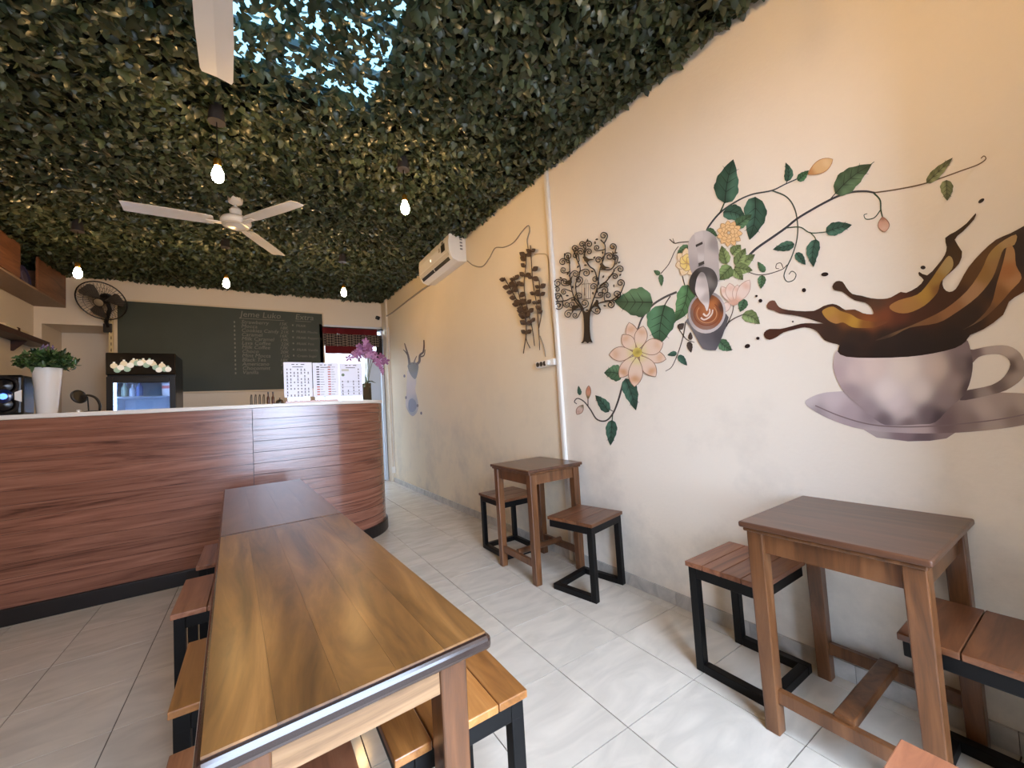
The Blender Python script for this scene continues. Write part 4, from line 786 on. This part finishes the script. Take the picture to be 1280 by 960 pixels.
# ------------------------------------------------------------------ curtain over the doorway
cu_ = thing('curtain', 'woven curtain with dark red bands and black patterned middle over doorway', 'curtain', ((DX0+DX1)/2, YB-.06, 2.2))
m_pat, N_, L_, b_ = newmat('woven_pattern'); b_.inputs['Roughness'].default_value = .9
tc_ = N_.new('ShaderNodeTexCoord'); mp_ = N_.new('ShaderNodeMapping'); mp_.inputs['Rotation'].default_value = (0, .785, 0); ck = N_.new('ShaderNodeTexChecker'); ck.inputs['Scale'].default_value = 34
ck.inputs[1].default_value = (*lin((28, 20, 20)), 1); ck.inputs[2].default_value = (*lin((112, 98, 86)), 1); L_.new(tc_.outputs['Object'], mp_.inputs[0]); L_.new(mp_.outputs[0], ck.inputs[0]); L_.new(ck.outputs[0], b_.inputs['Base Color'])
def cloth(name, x0, x1, z0, z1, mat, amp=.012, fq=30):
    b = MB(); n = 40
    for i in range(n+1):
        x = x0+(x1-x0)*i/n; y = amp*math.sin(x*fq)+amp*.6*math.sin(x*fq*.43+1)
        b.v += [(x, y, z0), (x, y*.6, z1), (x, y+.004, z0), (x, y*.6+.004, z1)]
        if i: p = 4*i-4; q = 4*i; b.f += [(p, q, q+1, p+1), (p+3, q+3, q+2, p+2), (p+1, q+1, q+3, p+3), (p+2, q+2, q, p)]
    return b.build(name, mat, cu_, smooth=True)
M_RED = plain('dark_red_cloth', (92, 22, 26), .85, 0, .2, 0, .3, 300)
cloth('red_band', -.49, .39, .355, .455, M_RED); cloth('patterned_band', -.485, .47, .15, .355, m_pat); cloth('red_band', -.46, .30, .02, .15, M_RED); cloth('black_edge', .36, .475, -.05, .36, plain('black_cloth', (24, 18, 18), .9))
MB().tube([(-.5, .0, .46), (.5, .0, .46)], .010, 8).build('curtain_rod', M_BLACK, cu_, smooth=True)
# ------------------------------------------------------------------ wall fan
wf = thing('wall_fan', 'dark wire-cage wall fan above the corner of the chalkboard', 'fan', (-2.69, YB, 2.50))
fcx = Vector((.02, -.36, .285)); nrm = Vector((-.22, -.78, -.52)).normalized(); q_ = nrm.to_track_quat('Z', 'Y').to_matrix()
M_WIRE = plain('cage_wire', (38, 34, 32), .4, .4)
def ring3(r, h): return [fcx+q_@Vector((r*math.cos(a), r*math.sin(a), h)) for a in [2*math.pi*k/36 for k in range(37)]]
b = MB(); b.tube(ring3(.245, 0), .007, 6); b.build('cage_rim', M_WIRE, wf, smooth=True)
for hs_, nm in ((1, 'front_cage'), (-1, 'rear_cage')):
    b = MB()
    for k in range(40):
        a = 2*math.pi*k/40; ca, sa = math.cos(a), math.sin(a)
        b.tube([fcx+q_@Vector((r*ca, r*sa, hs_*h)) for r, h in ((.05, .065), (.14, .055), (.21, .035), (.245, 0))], .0016, 4, False)
    b.tube(ring3(.15, hs_*.053), .002, 4); b.tube(ring3(.05, hs_*.066), .004, 4); b.build(nm, M_WIRE, wf)
MB().lathe([(0, .068), (.045, .066), (.05, .062), (.0, .06)], 20, fcx, q_).build('badge', plain('badge_silver', (170, 160, 140), .3, .6), wf, smooth=True)
M_BLD = glassy('smoky_blade', (120, 112, 104), .35, .2)
for k in range(3):
    a0 = 2*math.pi*k/3; b = MB(); out = []
    for r, w0, w1 in ((.04, -.25, .25), (.12, -.45, .5), (.2, -.4, .55), (.222, -.15, .4)): out.append((r, w0, w1))
    for r, w0, w1 in out:
        for w_, h in ((w0, -.018), (w1, .018)): b.v.append(tuple(fcx+q_@Vector((r*math.cos(a0+w_), r*math.sin(a0+w_), h))))
    b.f = [(2*i, 2*i+1, 2*i+3, 2*i+2) for i in range(3)]; b.build('fan_blade', plain('dark_blade', (70, 64, 58), .35), wf)
MB().lathe([(.035, -.02), (.06, -.05), (.068, -.1), (.05, -.15), (0, -.165)], 20, fcx, q_).build('motor', M_BLACK, wf, smooth=True)
pm = fcx-nrm*.1
MB().tube([pm, pm+Vector((.02, .06, -.12)), Vector((0, -.10, .08)), Vector((0, -.03, .03))], .022, 10).build('neck', M_BLACK, wf, smooth=True)
MB().box(-.045, .045, -.04, 0, -.05, .07).build('wall_bracket', M_BLACK, wf, bevel=.012)
# ------------------------------------------------------------------ display fridge
fx0, fx1, fy, fh = -2.475, -1.885, 5.05, 2.04
fr = thing('display_fridge', 'black glass-door display fridge with bottle picture header behind the counter', 'fridge', ((fx0+fx1)/2, fy+.28, 0)); w2 = (fx1-fx0)/2
b = MB(); dp = .28
b.box(-w2, -w2+.04, -dp+.03, dp, .05, fh-.26); b.box(w2-.04, w2, -dp+.03, dp, .05, fh-.26); b.box(-w2+.04, w2-.04, dp-.04, dp, .05, fh-.26); b.box(-w2+.04, w2-.04, -dp+.03, dp-.04, .05, .25); b.box(-w2, w2, -dp+.02, dp, fh-.27, fh)
for fx_ in (-w2+.06, w2-.06):
    for fy_ in (-dp+.08, dp-.06): b.box(fx_-.02, fx_+.02, fy_-.02, fy_+.02, 0, .055)
b.build('cabinet', M_BLACK, fr, bevel=.006)
hd = MB().box(-w2-.005, w2+.005, -dp-.015, -dp+.02, fh-.25, fh).build('header_panel', plain('header_black', (14, 13, 14), .15, 0, .6), fr, bevel=.008)
M_BOT = [glow('print_cream', (206, 196, 170), .35), glow('print_green', (150, 176, 158), .3), glow('print_white', (222, 220, 212), .35)]
for k in range(18):
    x = -.23+.46*((k*7) % 18)/17; z = fh-.15+.045*math.sin(k*2.3)
    MB().lathe([(.0, 0), (.03, 0), (.032, .006), (.027, .008), (0, .009)], 10, (x, -dp-.016-.0012*(k % 3), z), Matrix.Rotation(math.pi/2, 3, 'X')).build('bottle_print', M_BOT[k % 3], hd)
    MB().box(x-.009, x+.009, -dp-.022, -dp-.015, z+.018, z+.045).build('bottle_print', M_BOT[(k+2) % 3], hd)
ln = MB(); ln.box(-w2+.042, w2-.042, dp-.05, dp-.042, .25, fh-.27); ln.box(-w2+.041, -w2+.047, -dp+.04, dp-.05, .25, fh-.27); ln.box(w2-.047, w2-.041, -dp+.04, dp-.05, .25, fh-.27); ln.build('liner', plain('fridge_liner', (200, 208, 218), .4), fr)
MB().box(-w2+.05, -w2+.066, -dp+.045, -dp+.06, .3, fh-.3).build('led_strip', glow('fridge_led', (190, 212, 255), 30), fr)
MB().box(w2-.062, w2-.05, -dp+.045, -dp+.06, .3, fh-.3).build('led_strip', glow('fridge_led_soft', (190, 212, 255), 14), fr)
dd = MB(); dd.box(-w2, -w2+.055, -dp-.02, -dp+.02, .1, fh-.27); dd.box(w2-.055, w2, -dp-.02, -dp+.02, .1, fh-.27); dd.box(-w2+.055, w2-.055, -dp-.02, -dp+.02, fh-.34, fh-.27); dd.box(-w2+.055, w2-.055, -dp-.02, -dp+.02, .1, .2)
dor = dd.build('door', M_BLACK, fr, bevel=.005)
MB().box(-w2+.055, w2-.055, -dp-.006, -dp+.004, .2, fh-.34).build('pane', glassy('fridge_glass', (225, 235, 245), .06), dor)
for z in (1.54, 1.22): MB().box(-w2+.045, w2-.045, -dp+.05, dp-.05, z, z+.012).build('shelf', plain('shelf_white', (220, 228, 236), .4), fr)
for k, (x, z, r_, h, c) in enumerate(((-.19, 1.552, .033, .16, (128, 140, 122)), (-.12, 1.552, .03, .13, (190, 196, 206)), (-.06, 1.552, .032, .17, (120, 140, 190)), (-.17, 1.232, .034, .15, (110, 150, 160)), (-.09, 1.232, .03, .14, (130, 160, 160)))):
    t = MB().lathe([(r_*.9, 0), (r_, .01), (r_, h*.65), (r_*.45, h*.85), (r_*.42, h)], 14).build('bottle', plain('bottle_%d' % k, c, .25), None, ((fx0+fx1)/2+x, fy+.2, z), smooth=True)
    tag(t, ['grey-green bottle on the upper fridge shelf', 'pale bottle between two bottles on the upper fridge shelf', 'blue bottle on the upper fridge shelf', 'teal bottle on the lower fridge shelf', 'pale teal bottle on the lower fridge shelf'][k], 'bottle')
    MB().lathe([(r_*.46, h), (r_*.46, h+.015), (0, h+.016)], 12).build('cap', M_WHITE, t)
t = MB().box(-.05, .05, -.06, .06, 0, .15).build('carton', plain('carton_white', (226, 222, 220), .5), None, ((fx0+fx1)/2+.2, fy+.2, 1.552)); tag(t, 'white carton with a red band on the upper fridge shelf', 'carton')
MB().box(-.051, .051, -.061, .061, .085, .12).build('band', plain('carton_red', (210, 120, 110), .5), t)
# ------------------------------------------------------------------ things on the counter
def oval(n, rx, ry): return [(rx*math.cos(2*math.pi*k/n), ry*math.sin(2*math.pi*k/n)) for k in range(n)]
pp = thing('potted_plant', 'bushy green plant in a tall white pot on the counter', 'plant', (-2.325, 3.05, CT))
MB().lathe([(0, 0), (.047, 0), (.05, .006), (.073, .315), (.075, .325), (.068, .327), (.064, .30), (0, .29)], 24).build('pot', plain('pot_white', (226, 220, 212), .3, 0, .5, .2), pp, smooth=True)
def sprig_cloud(name, n, gen, cols, mat, parent, size, rs):
    g = np.random.default_rng(rs); P = np.array([gen(g) for _ in range(n)]); a_, t_2, r_2 = g.uniform(0, 6.28, n), g.normal(-.3, .6, n), g.normal(0, .6, n)
    Rm = leaf_mats(a_, t_2, r_2); sz = g.uniform(*size, n); L2 = LEAF2D*np.array((.62, 1, 1))
    V = (np.einsum('nij,kj->nki', Rm, L2)*sz[:, None, None]+P[:, None, :]).reshape(-1, 3); F3 = (LEAFTRI[None]+np.arange(n)[:, None, None]*11).reshape(-1, 3)
    cc = np.array([lin(c) for c in cols]); C = np.repeat(cc[g.integers(0, len(cols), n)]*g.uniform(.7, 1.25, (n, 1)), 11, 0)
    o = bpy.data.objects.new(name, color_mesh(name, V, F3, C, mat)); COL.objects.link(o); o.parent = parent; return o
def dome(rx, rz, z0):
    def g_(g):
        while 1:
            p = g.uniform(-1, 1, 3)
            if p@p < 1 and p[2] > -.45: return np.array((p[0]*rx, p[1]*rx, z0+p[2]*rz))
    return g_
sprig_cloud('foliage', 520, dome(.15, .085, .365), [(52, 82, 42), (76, 106, 56), (38, 62, 34), (96, 120, 76)], M_LEAF, pp, (.03, .05), 4)['kind'] = 'stuff'
sprig_cloud('flowers', 40, dome(.045, .03, .45), [(128, 112, 146), (150, 134, 166)], M_LEAF, pp, (.02, .03), 5)['kind'] = 'stuff'
st_ = MB()
for k in range(7): a = k*.9; st_.tube([(0, 0, .29), (.05*math.cos(a), .05*math.sin(a), .33), (.12*math.cos(a), .12*math.sin(a), .38)], .003, 5)
st_.build('stems', plain('stem_green', (70, 92, 50), .6), pp)
sp_ = thing('loudspeaker', 'black glossy loudspeaker with blue-lit centre at the end of the counter', 'speaker', (-2.497, 3.05, CT))
MB().box(-.10, .085, -.08, .10, 0, .275).build('cabinet', plain('speaker_gloss', (12, 12, 13), .2, 0, .6), sp_, bevel=.02, seg=3)
RX = Matrix.Rotation(math.pi/2, 3, 'X')
for z in (.20, .076): MB().lathe([(.07, 0), (.072, .006), (.06, .008), (.045, -.002), (.02, .012), (0, .016)], 24, (.0, -.08, z), RX).build('cone', plain('speaker_cone', (20, 20, 22), .25), sp_, smooth=True)
MB().lathe([(.046, 0), (.046, .012), (.03, .02), (0, .024)], 22, (.0, -.082, .13), RX).build('light_ring', plain('speaker_blue', (26, 34, 70), .15), sp_, smooth=True)
MB().lathe([(.02, .0215), (.014, .026), (0, .027)], 12, (.006, -.083, .128), RX).build('led', glow('blue_led', (90, 140, 255), 2.5), sp_, smooth=True)
for s in (-1, 1): MB().hexa([(s*.05, -.088, .105), (s*.08, -.088, .09), (s*.08, -.078, .09), (s*.05, -.078, .105), (s*.05, -.088, .155), (s*.08, -.088, .17), (s*.08, -.078, .17), (s*.05, -.078, .155)]).build('bracket', M_WHITE, sp_)
dl = thing('desk_lamp', 'small black oval-headed lamp with curved arm on the counter', 'lamp', (-2.11, 3.0, CT))
MB().lathe([(0, 0), (.045, 0), (.045, .008), (.03, .012), (0, .013)], 20, (.015, .03, 0)).build('base', M_BLACK, dl, smooth=True)
qh = Vector((.75, -.55, .25)).normalized().to_track_quat('Z', 'Y').to_matrix()
MB().lathe([(0, -.012), (.04, -.012), (.05, -.004), (.05, .006), (.043, .010), (.04, .007), (0, .006)], 24, (-.045, -.005, .115), qh).build('head', M_BLACK, dl, smooth=True)
MB().tube([Vector(p) for p in spline([(-.03, 0, .12), (.0, .01, .125), (.035, .015, .105), (.055, .02, .06), (.055, .025, .01)], 5)], .008, 8).build('arm', M_BLACK, dl, smooth=True)
MB().tube([(-.005, .01, .115), (-.002, .02, .01)], .004, 6).build('stem', M_BLACK, dl); MB().lathe([(0, 0), (.012, 0), (.012, .02), (0, .022)], 12, (-.045, -.01, 0)).build('knob', M_WHITE, dl)
# menu: three printed leaves in a stand
mn = thing('menu_stand', 'white three-page drinks menu standing on the counter beside the orchids', 'menu', (-.545, 2.96, CT))
M_PAGE = plain('menu_page', (226, 224, 234), .35); M_INK = plain('menu_ink', (70, 66, 74), .7); M_RINK = plain('menu_red_ink', (190, 104, 92), .7)
for k, (x0, x1) in enumerate(((-.335, -.110), (-.103, .115), (.122, .328))):
    pg = MB().box(x0, x1, -.002, .002, .055-.004*k, .368-.004*k).build('page', M_PAGE, mn)
    ink, red = MB(), MB(); g = random.Random(k); z0 = .345-.004*k; cx = (x0+x1)/2
    for dx, w_ in ((-.05, .022), (-.014, .014), (.022, .03)): ink.box(cx+dx, cx+dx+w_, -.0028, -.002, z0, z0+.007)
    ink.box(cx-.045, cx+.04, -.0028, -.002, z0-.022, z0-.016)
    if k != 1:
        for c in range(7 if k == 0 else 4):
            for r_ in range(9):
                if g.random() < .28: continue
                x = x0+.022+c*(.195/(7 if k == 0 else 4)); z = .30-r_*.029
                if k == 2 and r_ < 4 and c < 3: continue
                ink.box(x, x+.008, -.0028, -.002, z-.004, z+.010); 
                if g.random() < .6: ink.box(x-.003, x+.012, -.0028, -.002, z-.010, z-.007)
        if k == 2:
            MB().box(x0+.02, x0+.085, -.0028, -.002, .285, .305).build('print_block', plain('menu_tint', (196, 192, 180), .6), pg); MB().lathe([(.014, 0), (.014, .001), (.009, .001)], 14, (x0+.032, -.002, .25), RX).build('print_ring', plain('menu_green', (110, 124, 100), .6), pg)
            for r_ in range(3): ink.box(x0+.012, x1-.012, -.0026, -.002, .085+r_*.05, .0862+r_*.05)
    else:
        for c, xx in enumerate((x0+.03, x0+.125)):
            for r_ in range(12):
                z = .325-r_*.023; (red if (c or r_ > 7) else ink).box(xx, xx+.024, -.0028, -.002, z-.005, z+.006); ink.box(xx+.03, xx+.05+.02*g.random(), -.0028, -.002, z-.002, z+.001)
    ink.build('print', M_INK, pg)
    if red.v: red.build('print', M_RINK, pg)
MB().box(-.33, .10, -.03, .05, 0, .02).build('stand_base', plain('pink_acrylic', (200, 160, 148), .25), mn, bevel=.004); MB().box(.10, .30, -.03, .05, 0, .02).build('stand_base', glassy('clear_acrylic', (230, 235, 240), .2), mn)
for x in (-.22, .0, .22): MB().box(x-.09, x+.09, .003, .007, .018, .33).build('stand_back', glassy('clear_sheet', (225, 230, 236), .08), mn)
# orchids
ov = thing('orchid_vase', 'pink-purple orchids in a square glass vase at the counter end', 'vase', (-.165, 3.02, CT))
vs_ = MB(); 
for a in ((-.035, .035, -.035, -.032), (-.035, .035, .032, .035), (-.035, -.032, -.032, .032), (.032, .035, -.032, .032)): vs_.box(*a, .008, .17)
vs_.box(-.035, .035, -.035, .035, 0, .008); vs_.build('vase', glassy('vase_glass', (176, 178, 168), .15), ov); MB().box(-.030, .030, -.030, .030, .009, .13).build('pebbles', plain('vase_fill', (128, 124, 112), .6, 0, .5, 0, .8, 90, .5), ov)
pts_or = []; g = random.Random(11); tips = [(-.13, -.01, .45), (-.07, .01, .53), (-.01, -.02, .56), (.06, .01, .52), (.11, .0, .47), (.155, .01, .38), (.0, -.04, .48), (-.05, -.03, .46)]
for k, tp_ in enumerate(tips):
    P = [Vector(p) for p in spline([(0, 0, .05), (tp_[0]*.2, tp_[1]*.3, .25), (tp_[0]*.55, tp_[1]*.7, .42+.1*(tp_[2]-.4)), tp_], 5)]
    MB().tube(P, .003, 5).build('stem', plain('orchid_stem', (92, 100, 66), .6), ov)
M_OR = [plain('orchid_%d' % k, c, .6) for k, c in enumerate(((158, 104, 146), (182, 132, 166), (130, 78, 112)))]
def bloom(pos, s, m, parent):
    b = MB(); up = Vector((g.uniform(-.5, .5), g.uniform(-1, -.3), g.uniform(-.3, .5))).normalized(); qq = up.to_track_quat('Z', 'Y').to_matrix()
    for k in range(5):
        a = 2*math.pi*k/5+.3; n0 = len(b.v)
        for r_, w_, h in ((0, 0, 0), (.5, -.32, .12), (.5, .32, .12), (1, -.2, .05), (1, .2, .05), (.55, 0, .2)):
            p = Vector((r_*math.cos(a)-w_*math.sin(a), r_*math.sin(a)+w_*math.cos(a), h))*s; b.v.append(tuple(pos+qq@p))
        b.f += [(n0, n0+1, n0+5), (n0, n0+5, n0+2), (n0+1, n0+3, n0+5), (n0+3, n0+4, n0+5), (n0+4, n0+2, n0+5)]
    return b.build('blossom', m, parent)
for k in range(46):
    tp_ = tips[k % len(tips)]; f = g.uniform(.72, 1.0)
    pos_ = Vector((tp_[0]*f+g.gauss(0, .022), tp_[1]*f+g.gauss(0, .022), .40+(tp_[2]-.40)*f+g.gauss(0, .022))); bloom(pos_, g.uniform(.03, .046), M_OR[k % 3], ov)
for k in range(6): bloom(Vector((.15+g.gauss(0, .012), .0, .27+.02*k)), .024, M_OR[k % 3], ov)
for a in (.4, 2.6, -.9):
    b = MB(); d_ = Vector((math.cos(a), math.sin(a)*.5, 0)); n_ = Vector((-d_.y, d_.x, 0)).normalized()
    b.v = [tuple(Vector((0, 0, .17))+d_*r_+n_*w_+Vector((0, 0, h))) for r_, w_, h in ((0, 0, 0), (.05, .02, .025), (.05, -.02, .025), (.11, 0, .0), (.05, 0, .015))]; b.f = [(0, 1, 4), (0, 4, 2), (1, 3, 4), (4, 3, 2)]; b.build('leaf', plain('orchid_leaf', (44, 66, 40), .4), ov)
# small counter items
wr_ = thing('wire_rack', 'small arched wire cup rack on the counter', 'rack', (-1.085, 3.0, CT))
for k in range(4):
    x = -.045+.03*k; MB().tube([(x, -.03, 0), (x, -.028, .06), (x+.005, -.01, .09), (x+.01, .012, .09), (x+.01, .03, .06), (x+.01, .03, 0)], .0028, 6).build('hoop', M_WIRE, wr_, smooth=True)
MB().box(-.055, .065, -.034, .034, 0, .006).build('tray', M_BLACK, wr_)
for k, x in enumerate((-1.0, -.965)):
    t = MB().lathe([(.011, 0), (.012, .004), (.012, .06), (.005, .075), (.005, .10)], 12).build('sauce_bottle', plain('brown_glass', (78, 44, 24), .2), None, (x, 3.0, CT), smooth=True)
    MB().lathe([(.006, .098), (.006, .11), (0, .111)], 10).build('cap', M_BLACK, t); tag(t, ['slim brown bottle right next to the wire rack', 'slim brown bottle next to the service bell'][k], 'bottle', 'slim brown bottles')
t = thing('service_bell', 'small dark service bell beside the menu stand', 'bell', (-.915, 2.98, CT))
MB().lathe([(.034, 0), (.034, .008), (.03, .01), (0, .01)], 20).build('base', M_BLACK, t); MB().lathe([(.031, .012), (.03, .022), (.02, .036), (.006, .042), (0, .043)], 20).build('dome', plain('bell_metal', (120, 112, 104), .25, .9), t, smooth=True); MB().lathe([(.004, .042), (.004, .05), (.007, .054), (0, .057)], 10).build('button', M_BLACK, t)
# ------------------------------------------------------------------ left corner: cabinet and shelf
M_CAB = wood('cabinet_wood', [(100, 62, 42), (140, 92, 62), (160, 112, 78)], 1, 2, 14, .45, 0, .08, 1, .2)
cbn = thing('overhead_cabinet', 'open orange-brown wooden cabinet hung under the ceiling in the corner', 'cabinet', (WL, YB-.9, 2.75))
D_ = .275
MB().box(0.005, D_, -1.4, .895, 0, .02).build('bottom_board', plain('plywood_grey', (150, 126, 106), .6, 0, .3, 0, 0, 20, .15), cbn)
MB().box(0.005, .02, -1.4, .895, .02, .36).build('back_board', M_CAB, cbn)
MB().box(D_-.018, D_, .13, .895, .02, .40).build('front_panel', M_CAB, cbn); MB().box(D_-.01, D_+.012, -1.4, -.30, .02, .40).build('front_panel', M_CAB, cbn)
for y in (.885, .62, -.34): MB().box(.02, D_-.02, y-.01, y+.008, .02, .36).build('divider', M_CAB, cbn)
t = thing('round_tray', 'round blue-purple patterned tray inside the open overhead cabinet', 'tray', (WL+.17, 5.33, 2.772))
qt = Matrix.Rotation(math.radians(82), 3, 'Y')
MB().lathe([(0, 0), (.12, 0), (.128, .012), (.122, .012), (.116, .006), (0, .006)], 28, (0, 0, .125), qt).build('plate', plain('tray_purple', (74, 68, 104), .5, 0, .5, 0, 0, 40, .35), t, smooth=True)
MB().lathe([(.06, .007), (.066, .009), (.07, .007)], 24, (0, 0, .125), qt).build('ring', plain('tray_pale', (120, 112, 140), .5), t)
ws = thing('wall_shelf', 'dark brown wooden shelf on the wall beside the alcove', 'shelf', (WL, YB-.55, 2.26))
MB().box(0.003, .17, -.9, .44, -.03, .03).build('shelf_board', plain('dark_brown_wood', (62, 36, 28), .45), ws, bevel=.003); MB().hexa([(.003, .0, -.14), (.02, .0, -.14), (.02, .02, -.14), (.003, .02, -.14), (.003, .0, 0), (.15, .0, 0), (.15, .02, 0), (.003, .02, 0)]).build('bracket', plain('dark_brown_wood', (62, 36, 28)), ws)
t = MB().box(-.06, .06, -.30, .22, 0, .045).build('folded_cloth', plain('cream_cloth', (214, 200, 172), .8), None, (WL+.08, YB-.75, 2.29), bevel=.015, seg=3); tag(t, 'folded cream cloth lying on the dark brown wall shelf', 'cloth')
MB().box(-.061, .061, -.05, .0, .005, .047).build('fold_band', plain('dark_band', (70, 46, 36), .8), t)
